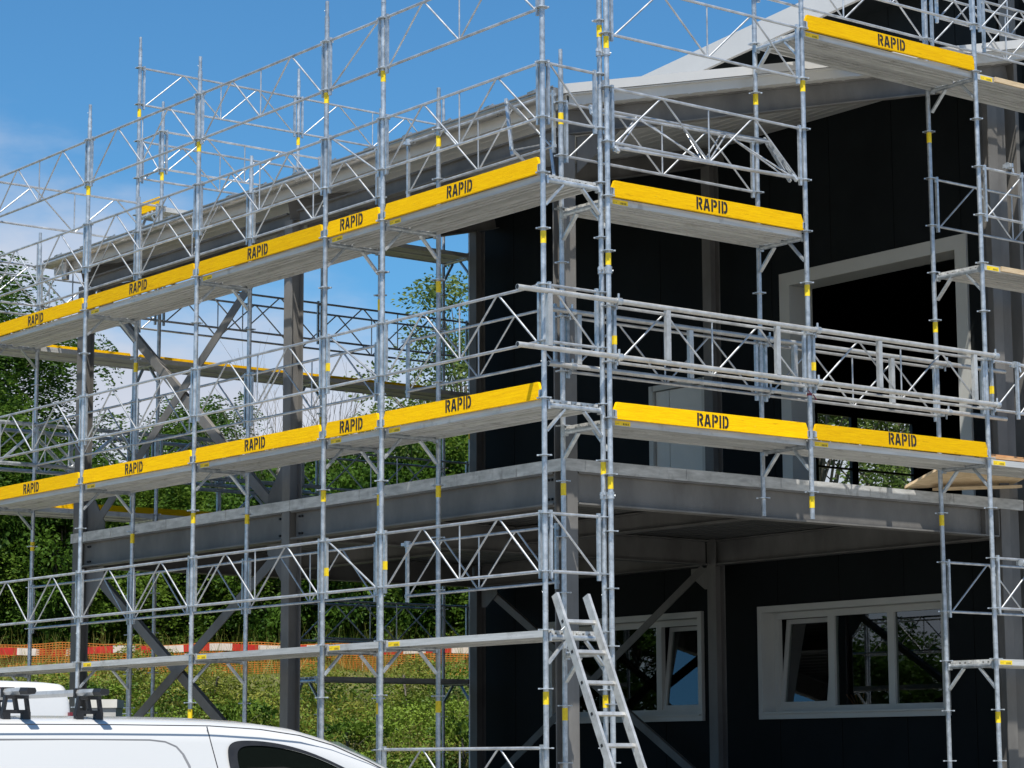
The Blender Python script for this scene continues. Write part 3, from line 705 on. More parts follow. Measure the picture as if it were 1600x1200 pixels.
for z in (1, 3, 5):
    nm = {1: 'over the lowest deck', 3: 'over the middle deck', 5: 'before the gutter'}[z]
    lattice('inner lattice rail clamped past its post near the corner, %s' % nm, LW, 3.02, z-0.03, NEG, 2.42)
    lattice('short end lattice across the near corner frame, %s' % nm.replace('before the gutter', 'over the upper deck'), 0, 0, z, 0, LW, flip=True)
    # clamp holding the overlapping end
    c = MB(); c.tube((0,0,-0.03), (0,0,0.03), 0.035, 10); c.bar((0, -0.07, 0), (0, 0.07, 0), 0.03, 0.03); c.tube((0.03, 0.05, 0), (0.075, 0.05, 0), 0.012, 6)
    t = thing('tube_coupler', 'galvanised coupler on the overlapping inner rail end, %s' % nm, 'coupler', (LW, 2.95, z-0.03), 0.4, 'galvanised couplers')
    part('clamp', c, 'galvanised', t)

# ---- right face: outer row u = RU, inner row u = RU + RW
RV = [0.6947, 3.1675, 5.689, 8.17]
RU = -0.0556; RW = 0.6538; RD = -0.1251
frR = ['tall galvanised frame of the right face standing beside the near corner posts',
       'hanging galvanised frame of the right face, ending above the ground with yellow bands',
       'galvanised frame of the right face reaching the bottom right of the photo',
       'galvanised frame of the right face outside the right edge of the photo']
frame(frR[0], RV[0], RU, 0, RW, (GZ, 8.6), (GZ, 5.38), (0+RD, 2+RD, 4+RD), RD, (5.29, 3.30, 1.30), (4.72, 1.30-0.0, -0.70), group='frames of the right face scaffold')
frame(frR[1], RV[1], RU, 0, RW, (1.12, 8.5), (1.20, 8.5), (2+RD, 4+RD, 6+RD), RD, (5.30-0.0, 3.30, 1.28), (5.31, 1.9), group='frames of the right face scaffold')
frame(frR[2], RV[2], RU, 0, RW, (GZ, 8.5), (GZ, 8.5), (0+RD, 2+RD, 4+RD, 6+RD), RD, (-0.70,), (5.31, 3.30, 1.30), tilt=(0, -0.004), group='frames of the right face scaffold')
frame(frR[3], RV[3], RU, 0, RW-0.12, (GZ, 8.5), (GZ, 8.5), (0+RD, 2+RD, 4+RD, 6+RD), RD, (), (), group='frames of the right face scaffold')
bR = ['bay next to the corner', 'second bay', 'bay at the right photo edge']
for i in range(3):
    L = RV[i+1]-RV[i]
    dz = {0: (2, 4), 1: (2, 6), 2: (0, 2, 4, 6)}[i]
    for z in dz:
        nmz = {0: 'lowest', 2: 'middle', 4: 'upper', 6: 'topmost'}[z]
        deck('grey steel deck on the %s right face level, %s' % (nmz, bR[i]), RV[i], RU, z+RD, 0, L)
        if i < 2: toe_board('yellow lettered toe board on the %s right face level, %s' % (nmz, bR[i]), RV[i], RU, z+RD, 0, L)
    zo = {0: (3, 5, 6), 1: (3, 7), 2: (1, 3, 5, 7)}[i]; zi = {0: (3, 5), 1: (3, 7), 2: (1, 5, 7)}[i]
    nn = {1: 'low by the windows', 3: 'behind the long beams', 5: 'under the roof edge', 6: 'against the sky', 7: 'above the topmost deck'}
    for z in zo: lattice('outer lattice rail, right face, %s, %s' % (nn[z], bR[i]), RV[i], RU, z+RD, 0, L, band=(z == 3))
    for z in zi: lattice('inner lattice rail, right face, %s, %s' % (nn[z], bR[i]), RV[i], RU+RW, z+RD, 0, L)
# yellow paint piece end on the level 2 of the return and extra uprights at the right edge
lattice('lattice rail lapped over its neighbour at the right edge, upper', RV[2]+0.50, RU-0.06, 5+RD-0.02, 0, 2.4)
lattice('lattice rail lapped over its neighbour at the right edge, middle', RV[2]+0.32, RU-0.06, 3+RD-0.02, 0, 2.4)
lattice('lattice rail lapped over its neighbour at the right edge, low', RV[2]+0.36, RU-0.06, 1+RD-0.02, 0, 2.4)
lattice('lattice rail lapped over its neighbour at the right edge, above the topmost deck', RV[2]+0.35, RU+0.25, 7+RD-0.1, 0, 2.4)
lattice('lattice rail at the top right, standing behind the topmost right face post', RV[2]+0.15, RU+RW+0.06, 7+RD+0.3, 0, 2.4)
lattice('second outer lattice rail high over the topmost deck', RV[1], RU+0.05, 7+RD+0.42, 0, RV[2]-RV[1])
for z, lab in ((4.94, 'upper'), (2.86, 'middle'), (0.84, 'low')):
    t = thing('tube_coupler', 'galvanised coupler on the lapped rails at the right edge, %s' % lab, 'coupler', (RV[2]+0.40, RU-0.03, z), 0.2, 'galvanised couplers')
    part('clamp', MB().tube((-0.03,0,0), (0.03,0,0), 0.034, 10).bar((0, -0.05, 0), (0, 0.06, 0), 0.03, 0.04).tube((0.01, -0.04, -0.03), (0.01, -0.05, -0.08), 0.012, 6), 'galvanised', t)
# couplers tying the paired corner posts
for z, lab in ((5.20, 'near the roof edge'), (3.20, 'above the long beams'), (1.19, 'below the middle deck')):
    t = thing('swivel_coupler', 'double coupler tying the two corner posts, %s' % lab, 'coupler', (0.678, -0.028, z), 0, 'couplers on the corner posts')
    c = MB(); c.tube((-0.017, 0.028, -0.03), (-0.017, 0.028, 0.03), 0.034, 12); c.tube((0.017, -0.028, -0.03), (0.017, -0.028, 0.03), 0.034, 12)
    c.tube((-0.03, 0.0, 0), (-0.10, -0.03, 0), 0.010, 6); c.tube((-0.085, -0.028, -0.012), (-0.085, -0.028, 0.02), 0.015, 6); c.tube((0.03, 0.0, 0), (0.07, -0.03, 0), 0.010, 6)
    part('clamp', c, 'galvanised', t)
# loose rails leaning on the upper right face deck
lattice('loose slanted lattice rail on the upper right deck, the front one', RV[0]+0.02, RU+0.30, 4.72, 0, 2.35, rot=(R(-38), R(-1.5), 0), group='loose rails on the upper right deck')
lattice('loose slanted lattice rail on the upper right deck, the rear one', RV[0]+0.06, RU+0.36, 4.78, 0, 2.35, rot=(R(-34), R(-1.2), R(1)), group='loose rails on the upper right deck')
lattice('short loose lattice standing upright beside the inner corner post', RV[0]-0.62, RU+RW+0.06, 4.82, 0, 1.05, rot=(R(-12), R(12), R(25)))

# ---- long aluminium beams carried by the right face
def girder(label, v, u, ztop, L, rz=0, diag=False, mt='aluminium', group='long tubular beams', n=4):
    t = thing('scaffold_beam', label, 'scaffold beam', (v, u, ztop), rz, group)
    for z in (0, -0.5):
        c = MB(); c.tube((0, 0, z), (L, 0, z), 0.0245, 12, caps=False)
        for x in (0, L):      # open tube ends
            s_ = 1 if x == 0 else -1
            a = MB().tube((x, 0, z), (x+s_*0.004, 0, z), 0.024, 12)
        c.tube((0.16, -0.0235, z), (0.16, -0.0255, z), 0.008, 6); c.tube((0.05, -0.0235, z), (0.05, -0.0255, z), 0.008, 6)
        part('chord', c, mt, t)
        part('tube_mouth', MB().tube((0.002, 0, z), (0.03, 0, z), 0.0205, 12), 'rubber', t)
        if True:
            rg = MB()
            for k in range(12):
                a0 = 2*PI*k/12; a1 = 2*PI*(k+1)/12
                rg.add([(0, 0.0245*math.cos(a0), z+0.0245*math.sin(a0)), (0, 0.0245*math.cos(a1), z+0.0245*math.sin(a1)), (0, 0.0205*math.cos(a1), z+0.0205*math.sin(a1)), (0, 0.0205*math.cos(a0), z+0.0205*math.sin(a0))], [(0,1,2,3)])
            part('tube_rim', rg, mt, t)
    xs = [0.35+i*(L-0.7)/n for i in range(n+1)]
    for x in xs: part('upright', MB().bar((x, 0, -0.48), (x, 0, -0.02), 0.04, 0.05, (1,0,0)), mt, t)
    if diag:
        for i in range(n):
            m_ = (xs[i]+xs[i+1])/2
            part('diagonal', MB().bar((xs[i]+0.03, 0, -0.48), (m_, 0, -0.02), 0.025, 0.03, (0,1,0)), mt, t)
            part('diagonal', MB().bar((m_, 0, -0.02), (xs[i+1]-0.03, 0, -0.48), 0.025, 0.03, (0,1,0)), mt, t)
    return t
t = thing('ribbon', 'small red ribbon tied round the hanging post under the long beams', 'ribbon', (RV[1], RU, 2.30), 0)
part('knot', MB().tube((0,0,-0.012), (0,0,0.012), 0.028, 10).bar((0.02, -0.028, 0.0), (0.055, -0.035, -0.05), 0.012, 0.004, (0,1,0)).bar((-0.01, -0.03, 0.0), (-0.045, -0.03, 0.035), 0.012, 0.004, (0,1,0)), 'red_lamp', t)
girder('long pale tubular beam across the front of the right face', -0.39, -0.125, 2.915, 6.16)
girder('long pale tubular beam along the inner posts of the right face', 0.47, RU+RW-0.075, 2.915, 6.16)
for v in (RV[0], RV[1], RV[2]):
    for u_, nm in ((-0.09, 'front'), (RU+RW-0.04, 'rear')):
        for z in (2.915, 2.415):
            t = thing('tube_coupler', 'coupler on the %s tube of the %s long beam, %s' % ('upper' if z > 2.6 else 'lower', nm, {0.6947: 'next to the corner', 3.1675: 'at the hanging frame', 5.689: 'at the right frame'}[v]), 'coupler', (v, u_, z), 0, 'galvanised couplers')
            part('clamp', MB().tube((0.055, 0.03, -0.03), (0.055, 0.03, 0.03), 0.0, 8, 0.0).tube((0.03, -0.036, 0), (0.085, -0.036, 0), 0.033, 12).bar((0.03, 0.03, 0), (0.085, 0.03, 0), 0.05, 0.06).tube((0.06, -0.03, 0.0), (0.06, -0.03, 0.07), 0.011, 6).tube((0.06, 0.0, -0.07), (0.06, 0.0, -0.02), 0.011, 6), 'galvanised', t)

# ---- back scaffold beyond the open bay
BV = [-0.1, 2.40, 4.90, 7.40]; BUi, BUo = 10.84+0.05, 11.52; BW = BUo-BUi
for i, v in enumerate(BV):
    nm = ['left end frame of the back scaffold', 'tall frame of the back scaffold rising over the left end of the gutter', 'frame of the back scaffold rising over the middle of the gutter', 'frame of the back scaffold beside the dark wall edge'][i]
    frame('galvanised '+nm, v, BUo, PI, BW, (GZ, 8.42 if i else 6.4), (GZ, 7.4 if i == 1 else (8.0 if i == 3 else 6.1)), (0, 2, 4, 6) if i > 1 else (2, 4, 6) if i else (2, 4), 0, (7.38, 3.4, 1.4) if i in (1, 2) else (), (6.40,) if i == 1 else (3.4,), group='frames of the back scaffold')
bB = ['left bay', 'middle bay', 'right bay']
for i in range(3):
    L = BV[i+1]-BV[i]; vs_ = BV[i+1]
    for z in ((0, 2, 4, 6) if i == 2 else (2, 4, 6) if i else (2, 4)):
        nmz = {0: 'lowest', 2: 'second', 4: 'third', 6: 'topmost'}[z]
        deck('grey deck of the back scaffold, %s level, %s' % (nmz, bB[i]), vs_, BUo, z, PI, L, sticker=False)
        if z in (2, 4): toe_board('yellow toe board of the back scaffold, %s level, %s' % (nmz, bB[i]), vs_, BUo, z, PI, L, text=False)
    for z in ((3, 5) if i == 0 else (3, 5, 7, 8) if i == 1 else (1, 3, 5, 7, 8)):
        lattice('outer lattice rail of the back scaffold, %s, %s' % ({1: 'low', 3: 'second level', 5: 'third level', 7: 'over the roof', 8: 'highest against the sky'}[z], bB[i]), vs_, BUo, z, PI, L)
    for z in ((3, 5, 6) if i == 0 else (3, 5, 7) if i == 1 else (1, 3, 5, 7)):
        lattice('inner lattice rail of the back scaffold, %s, %s' % ({1: 'low', 3: 'second level', 5: 'third level', 6: 'high at its left end', 7: 'over the roof'}[z], bB[i]), vs_, BUi, z, PI, L)
lattice('short end lattice of the back scaffold over the left end of the gutter', BV[1], BUi, 7, PI/2, BW)
t = toe_board('short yellow toe board end showing over the gutter on the back scaffold', 3.05, BUo, 6, PI, 0.62, text=False)
t = toe_board('yellow cross board closing the back scaffold deck over the gutter', BV[1]+0.02, BUi, 6, PI/2, BW, text=False)
girder('long beam with diagonals on the inner side of the back scaffold, left', -1.3, BUi-0.08, 3.0, 6.2, 0, True, 'galvanised', 'long beams of the back scaffold', 5)
girder('long beam with diagonals on the outer side of the back scaffold, left', -1.0, BUo+0.08, 3.02, 6.2, 0, True, 'galvanised', 'long beams of the back scaffold', 5)
girder('long beam with diagonals on the back scaffold behind the bay beside the wall', 2.9, BUi-0.12, 2.35, 6.0, 0, True, 'galvanised', 'long beams of the back scaffold', 5)

# ------------------------------------------------------------------ ladder
t = thing('ladder', 'aluminium ladder leaning on the lowest deck at the near corner', 'ladder', (0.06, -1.50, GZ), 0)
LZ = 0.30-GZ; du = 1.44
for x in (0.0, 0.345):
    mb = MB(); mb.bar((x, 0.0, 0.03), (x, du, LZ), 0.028, 0.075, (0, -LZ, du)); p = part('stile', mb, 'aluminium', t)
    f_ = MB(); f_.bar((x, -0.004, 0.0), (x, 0.025, 0.05), 0.034, 0.08, (0, -LZ, du)); part('foot', f_, 'rubber', t)
length = math.hypot(du, LZ); nr = 11
for k in range(nr):
    f_ = (LZ-0.235-0.262*k)/LZ
    if f_ < 0.03: break
    y = du*f_; z = LZ*f_
    part('rung', MB().bar((0.014, y, z), (0.331, y, z), 0.030, 0.030, (0, -LZ, du)), 'aluminium', t)
    for x in (-0.0146, ): part('rung_socket', MB().bar((x-0.002, y, z), (x, y, z), 0.026, 0.026, (0, -LZ, du)), 'rubber', t)
part('hook', MB().tube((-0.01, du*0.905, LZ*0.905), (-0.05, du*0.905, LZ*0.905-0.03), 0.008, 6), 'galvanised', t)

# ------------------------------------------------------------------ timber
t = thing('timber_ramp', 'plywood sheet ramp rising from the slab edge to the scaffold deck at the right', 'ramp', (0, 0, 0), 0)
mb = MB(); a = [(5.52, 0.96, 1.65), (5.80, 0.56, 1.90), (7.45, 0.50, 2.02), (7.15, 0.96, 1.78)]
b = [(x, y, z+0.027) for x, y, z in a]
mb.add(a+b, [(3,2,1,0), (4,5,6,7), (0,1,5,4), (1,2,6,5), (2,3,7,6), (3,0,4,7)]); part('sheet', mb, 'timber', t)
mb = MB(); mb.bar((5.9, 0.88, 1.66), (7.2, 0.86, 1.77), 0.08, 0.03); mb.bar((6.0, 0.62, 1.85), (7.4, 0.60, 1.95), 0.08, 0.03); part('batten', mb, 'timber', t)
for i, (y, z, nm) in enumerate(((-0.02, 1.905, 'front plank of the orange timber lying on the middle right deck'), (0.16, 1.905, 'rear plank of the orange timber lying on the middle right deck'), (0.07, 1.938, 'top plank of the orange timber on the middle right deck'))):
    o = part('timber_plank', MB().box((0, 0, 0), (2.0-0.3*(i == 2), 0.15, 0.028)), 'timber_orange', None, (RV[2]+0.06+0.05*i, RU+0.06+y, z-0.02)); tag(o, nm, 'plank', 'timber planks on the right deck')
for z, nm in ((3.88, 'upper'), (5.88, 'topmost')):
    o = part('timber_plank', MB().box((0, 0, 0), (2.2, 0.02, 0.05)), 'timber', None, (RV[2]+0.28, RU+0.0, z-0.055)); tag(o, 'pale timber edging plank along the %s right deck at the photo edge' % nm, 'plank', 'timber planks on the right deck')
t = thing('hand_tool_bundle', 'bundle of orange handled tools standing inside the right ground floor window', 'tools', (WV+0.55, 4.1, -0.9), 0)
for k in range(5): part('handle', MB().tube((0.05*k, -0.06*k, 0), (0.03*k-0.1, 0.10*k-0.25, 0.55), 0.010, 6), 'wood_handle', t)

# ------------------------------------------------------------------ vans
def van(label, loc, rz, side_detail=True, hgt_=1.90, boxy=False):
    """local x forward, y to its left; near side is y = -0.95"""
    t = thing('parked_van', label, 'van', loc, rz, 'white vans parked before the scaffold')
    # station list: x, roof z ; body is built of cross sections
    prof = [(-2.66, 0.55, 1.20), (-2.64, 0.42, 1.76), (-2.58, 0.40, 1.845), (-2.30, 0.36, 1.865), (-1.6, 0.35, 1.885), (-0.8, 0.35, 1.89), (-0.2, 0.35, 1.888), (0.12, 0.35, 1.883), (0.45, 0.35, 1.868), (0.70, 0.35, 1.840), (0.92, 0.35, 1.785), (1.18, 0.35, 1.690), (1.45, 0.35, 1.575), (1.72, 0.35, 1.44), (1.98, 0.36, 1.29), (2.18, 0.36, 1.19), (2.45, 0.38, 1.08), (2.62, 0.42, 0.93), (2.70, 0.50, 0.72)]
    sc = hgt_/1.89
    def sect(x, zb, zt):
        zt *= sc; ww = 0.95; hb = min(zt-0.02, 1.12*sc); sh = zt-hb
        wt = 0.95-(0.05 if boxy else 0.16)*min(1, sh/0.75); r_ = min(0.07 if boxy else 0.16, sh*0.5+0.02)
        pts = [(0.80, zb), (0.93, zb+0.10), (0.955, 0.75), (0.95, hb), ((0.95+wt)/2+0.012, hb+(sh-r_)*0.5), (wt, zt-r_)]
        for k in range(1, 5):
            a = k/4*PI/2; pts.append((wt-r_*1.25*(1-math.cos(a)), zt-r_+r_*math.sin(a)*0.86))
        pts.append((wt*0.5, zt-r_*0.04)); pts.append((0, zt))
        return pts
    vs = []; n = None
    for (x, zb, zt) in prof:
        h_ = sect(x, zb, zt); ring = [(x, -y, z) for y, z in h_]+[(x, y, z) for y, z in h_[::-1][1:]]
        n = len(ring); vs += ring
    fs = [(j*n+i, j*n+i+1, (j+1)*n+i+1, (j+1)*n+i) for j in range(len(prof)-1) for i in range(n-1)]
    fs += [(j*n+n-1, j*n, (j+1)*n, (j+1)*n+n-1) for j in range(len(prof)-1)]
    mb = MB(); mb.add(vs, fs, True); mb.add(vs, [tuple(range(n-1, -1, -1)), tuple(range((len(prof)-1)*n, len(prof)*n))])
    body = part('body', mb, 'van_white', t)
    def yside(z): # near side surface
        zt = 1.89; hb = 1.12; sh = zt-hb; wt = 0.95-0.16*min(1, sh/0.75)
        if z < hb: return 0.955
        f_ = (z-hb)/(sh-0.16); return 0.95+(wt-0.95)*f_+0.012*(1-abs(2*f_-1))
    for sg in (-1, 1):
        for x in (-1.75, 1.55):
            wl = part('wheel', MB().tube((0, sg*0.0, 0), (0, -sg*0.20, 0), 0.33, 24), 'rubber', t, (x, sg*0.975, 0.33))
            part('rim', MB().tube((0, sg*0.004, 0), (0, sg*0.010, 0), 0.19, 18), 'aluminium', wl)
    if side_detail:
        for sg in (-1, 1):
            def P_(x, z, o_=0.0): return (x, sg*(yside(z)+o_), z)
            def line(pts, wdt, o_, nm, m_, par=body):
                q = MB()
                for a, b in zip(pts[:-1], pts[1:]): q.bar(P_(*a, o_), P_(*b, o_), wdt, 0.004, (0, sg, 0.0))
                return part(nm, q, m_, par)
            line([(0.055, 1.83), (0.065, 1.75), (0.11, 1.45), (0.165, 1.1), (0.165, 0.5)], 0.006, 0.0012, 'door_seam', 'van_seam')
            # shade of the recessed side panel edge, painted as a grey strip
            line([(-2.1, 1.748), (-0.9, 1.750), (-0.34, 1.748), (-0.24, 1.738), (-0.17, 1.71), (-0.13, 1.665), (-0.10, 1.60), (-0.06, 1.2)], 0.016, 0.001, 'panel_crease_shade', 'crease_shade_grey')
            sh_ = 0.03
            win_o = [(0.14, 1.58), (0.135, 1.69), (0.165, 1.735), (0.24, 1.752), (0.42, 1.745), (0.62, 1.71), (0.82, 1.645), (1.05, 1.54), (1.30, 1.40), (1.52, 1.26), (1.60, 1.16), (1.58, 1.10), (0.22, 1.08)]
            for _ in range(2):
                win_o = [q_ for a, b in zip(win_o, win_o[1:]+win_o[:1]) for q_ in ((a[0]*.75+b[0]*.25, a[1]*.75+b[1]*.25), (a[0]*.25+b[0]*.75, a[1]*.25+b[1]*.75))]
            win_o = [(x_+sh_, z_) for x_, z_ in win_o]
            cx_ = sum(p[0] for p in win_o)/len(win_o); cz_ = sum(p[1] for p in win_o)/len(win_o)
            win_i = [(cx_+(x-cx_)*0.90, cz_+(z-cz_)*0.885) for x, z in win_o]
            q = MB(); k_ = len(win_o); vs_ = [P_(x, z, 0.010) for x, z in win_o]+[P_(x, z, 0.010) for x, z in win_i]
            q.add(vs_, [(i, (i+1) % k_, k_+(i+1) % k_, k_+i) for i in range(k_)]); wf = part('window_seal', q, 'rubber', t)
            q = MB(); q.add([P_(x, z, 0.004) for x, z in win_i]+[P_(cx_, cz_, 0.004)], [(i, (i+1) % k_, k_) for i in range(k_)]); part('cabin_shade_plate', q, 'interior_dark', t)  # dark plate behind the pane stands in for the shaded cabin
            q = MB(); q.add([P_(x, z, 0.008) for x, z in win_i], [tuple(range(k_))]); part('pane', q, 'car_glass', t)
            line([(-0.02+0.0, 0.85), (0.14, 0.85)], 0.02, 0.01, 'handle', 'rubber', t)
            # roof channel
            q = MB(); pp = [(-2.5, 1.78), (-2.2, 1.818), (-1.6, 1.836), (-0.6, 1.838), (0.05, 1.834), (0.40, 1.815), (0.68, 1.780), (0.92, 1.722), (1.18, 1.625), (1.45, 1.508), (1.72, 1.37)]
            for a, b in zip(pp[:-1], pp[1:]):
                ya = sg*0.797; q.bar((a[0], ya, a[1]), (b[0], ya, b[1]), 0.006, 0.006)
            part('roof_channel', q, 'van_seam', body)
            part('mirror', MB().box((1.32, sg*0.98, 0.98), (1.46, sg*1.17, 1.20)), 'rubber', t)
            part('headlight', MB().box((2.54, sg*0.60, 0.76), (2.66, sg*0.88, 0.88)), 'crate_lid', t)
        part('windscreen', MB().add([(1.05, -0.66, 1.745), (1.05, 0.66, 1.745), (1.92, 0.78, 1.335), (1.92, -0.78, 1.335)], [(0,1,2,3)]), 'car_glass', t)
    return t
VZ = -0.84-1.885
v1 = van('white van with silver roof bars in the foreground at the lower left', (-5.67, -3.05, VZ), 0)
# roof bars
for k, x in enumerate((-1.12, -0.66)):
    rb = MB()
    pr = [(x-0.032, 0), (x-0.024, 0.018), (x+0.024, 0.018), (x+0.032, 0), (x+0.024, -0.018), (x-0.024, -0.018)]
    z_ = 2.022
    rb.add([(p[0], -0.745, z_+p[1]) for p in pr]+[(p[0], 0.745, z_+p[1]) for p in pr], [(i, (i+1) % 6, 6+(i+1) % 6, 6+i) for i in range(6)])
    rb.box((x-0.012, -0.744, z_+0.0185), (x+0.012, 0.744, z_+0.0205))
    bar_ = part('roof_bar', rb, 'aluminium', v1)
    for ye, s_ in ((-0.745, -1), (0.745, 1)):
        cp = MB(); cp.add([(p[0]*1.0+(p[0]-x)*0.12, ye, z_+p[1]*1.15) for p in pr]+[(p[0]-(p[0]-x)*0.05, ye+s_*0.085, z_+p[1]*0.95) for p in pr], [(i, (i+1) % 6, 6+(i+1) % 6, 6+i) for i in range(6)]+[(5,4,3,2,1,0), (6,7,8,9,10,11)])
        part('end_cap', cp, 'rubber', bar_)
    for sg in (-1, 1):
        y = sg*0.64; f_ = MB()
        zb, zt_ = 1.888, 1.998
        f_.bar((x-0.080, y, zb), (x-0.062, y, zt_), 0.03, 0.017, (1,0,0)); f_.bar((x+0.080, y, zb), (x+0.062, y, zt_), 0.03, 0.017, (1,0,0))
        f_.bar((x+0.008, y, zb+0.02), (x-0.010, y, zt_), 0.03, 0.018, (1,0,0)); f_.bar((x-0.082, y, zb+0.022), (x+0.082, y, zb+0.022), 0.034, 0.020); f_.bar((x-0.066, y, zt_-0.006), (x+0.066, y, zt_-0.006), 0.06, 0.020)
        f_.box((x-0.085, y-0.02, zb-0.03), (x-0.04, y+0.02, zb+0.02)); f_.box((x+0.04, y-0.02, zb-0.03), (x+0.085, y+0.02, zb+0.02))
        part('bar_foot', f_, 'rubber', v1)
        cl = MB(); cl.box((x-0.036, sg*0.53-0.012, z_-0.03), (x+0.036, sg*0.53+0.012, z_+0.027)); part('bar_clamp', cl, 'rubber', v1)
# second van, rear towards the camera
v2 = van('white van seen from behind beyond the foreground van, red lamps on its rear', (-4.98, 3.45, -2.62), PI/2, False, 2.18, True)
part('high_brake_lamp', MB().box((-2.665, -0.42, 2.035), (-2.58, 0.10, 2.085)), 'red_lamp', v2)
for sg in (-1, 1):
    part('tail_lamp', MB().box((-2.675, sg*0.90-0.014, 1.35), (-2.60, sg*0.90+0.014, 1.90)), 'red_lamp', v2)
part('roof_rack', MB().box((-2.35, -0.35, 2.182), (0.5, 0.62, 2.215)), 'van_white', v2)
part('rear_door_seam', MB().box((-2.63, -0.004, 0.6), (-2.615, 0.004, 1.9)), 'van_seam', v2)
# pale box standing under the open bay
bx_ = bp0 = None
t = thing('storage_box', 'pale grey storage box with a lighter lid standing behind the vans', 'box', (3.72, 14.9, GZ), R(-38))
part('box_body', MB().box((-0.38, -0.3, 1.1), (0.38, 0.3, 2.34)), 'crate_grey', t)
part('lid', MB().box((-0.40, -0.33, 2.343), (0.40, 0.33, 2.46)), 'crate_lid', t)
part('pallet', MB().box((-0.36, -0.3, 1.085), (0.36, 0.3, 1.098)), 'timber', t)

# ------------------------------------------------------------------ net fence and barrier
def fence():
    D = 44.0; s0, s1 = -14.0, 0.4; t = thing('safety_net_fence', 'orange mesh fence along the top of the grassy bank', 'fence', (*W2((s0+s1)/2, D), hgt(D)), 0)
    O = Vector(t.location)
    def P_(s_, f_):   # f_: 0 bottom, 1 top
        dd = D+0.10*math.sin(s_*1.7)+0.05*math.sin(s_*4.1)
        x, y = W2(s_, dd); zb = hgt(dd, s_)-0.02; ztop = 0.965+0.02*math.sin(s_*2.2)+0.012*math.sin(s_*5.3)
        return Vector((x, y, zb+(ztop-zb)*f_))-O
    mb = MB(); nh = 15
    ss_ = np.arange(s0, s1, 0.058)
    for s_ in ss_:
        a = P_(s_, 0); b = P_(s_, 1); mb.bar(a, b, 0.014, 0.004, (0,1,0.001))
    st = np.arange(s0, s1, 0.35)
    for k in range(nh+1):
        f_ = k/nh
        for a, b in zip(st[:-1], st[1:]): mb.bar(P_(a, f_), P_(b, f_), 0.004, 0.013)
    part('net', mb, 'net_orange', t)
    for s_ in np.arange(s0+0.8, s1, 2.1):
        b = P_(s_, 0); a = P_(s_, 0.92); part('stake', MB().tube(b, a, 0.014, 6), 'stake' if int(s_*10) % 2 else 'net_orange', t)
    t2 = thing('barrier_planks', 'red and white barrier band running along the orange fence top', 'barrier', (*W2((s0+s1)/2, D-0.1), hgt(D)), 0)
    O2 = Vector(t2.location)
    def Q(s_, z): x, y = W2(s_, D-0.14+0.06*math.sin(s_*1.3)); return Vector((x, y, z+0.03*math.sin(s_*0.9)+0.015*math.sin(s_*3.3)))-O2
    s_ = s0; k = 0
    while s_ < s1:
        ln = 0.46 if k % 2 else 0.40; m_ = MB()
        n_ = 4
        for q in range(n_): m_.bar(Q(s_+ln*q/n_, 0.855), Q(s_+ln*(q+1)/n_, 0.855), 0.012, 0.125)
        part('red_field' if k % 2 else 'white_field', m_, 'tape_red' if k % 2 else 'tape_white', t2); s_ += ln; k += 1
fence()

# ------------------------------------------------------------------ vegetation
rg = np.random.default_rng(11)
def leafmesh(name, C, Nrm, size, aspect, m, jit=1.0, seed=0):
    """C (n,3) centres, Nrm (n,3) axis along the leaf; one kite shaped quad per leaf"""
    g_ = np.random.default_rng(seed+5); n = len(C)
    ax = Nrm/np.linalg.norm(Nrm, axis=1, keepdims=True)
    rv = g_.normal(size=(n, 3)); sd_ = np.cross(ax, rv); sd_ /= np.linalg.norm(sd_, axis=1, keepdims=True)
    ln = size*(0.7+0.6*g_.random((n, 1))); wd = ln*aspect
    nrm = np.cross(ax, sd_)
    V = np.empty((n, 4, 3)); V[:, 0] = C-ax*ln/2; V[:, 1] = C+sd_*wd/2+nrm*ln*0.05; V[:, 2] = C+ax*ln/2; V[:, 3] = C-sd_*wd/2+nrm*ln*0.05
    me = bpy.data.meshes.new(name); me.vertices.add(4*n); me.vertices.foreach_set('co', V.reshape(-1))
    me.loops.add(4*n); me.loops.foreach_set('vertex_index', np.arange(4*n)); me.polygons.add(n)
    me.polygons.foreach_set('loop_start', np.arange(0, 4*n, 4)); me.polygons.foreach_set('loop_total', np.full(n, 4))
    me.materials.append(M[m]); me.update(); me.validate(); return me
def unit(n, g_):
    a = g_.normal(size=(n, 3)); return a/np.linalg.norm(a, axis=1, keepdims=True)
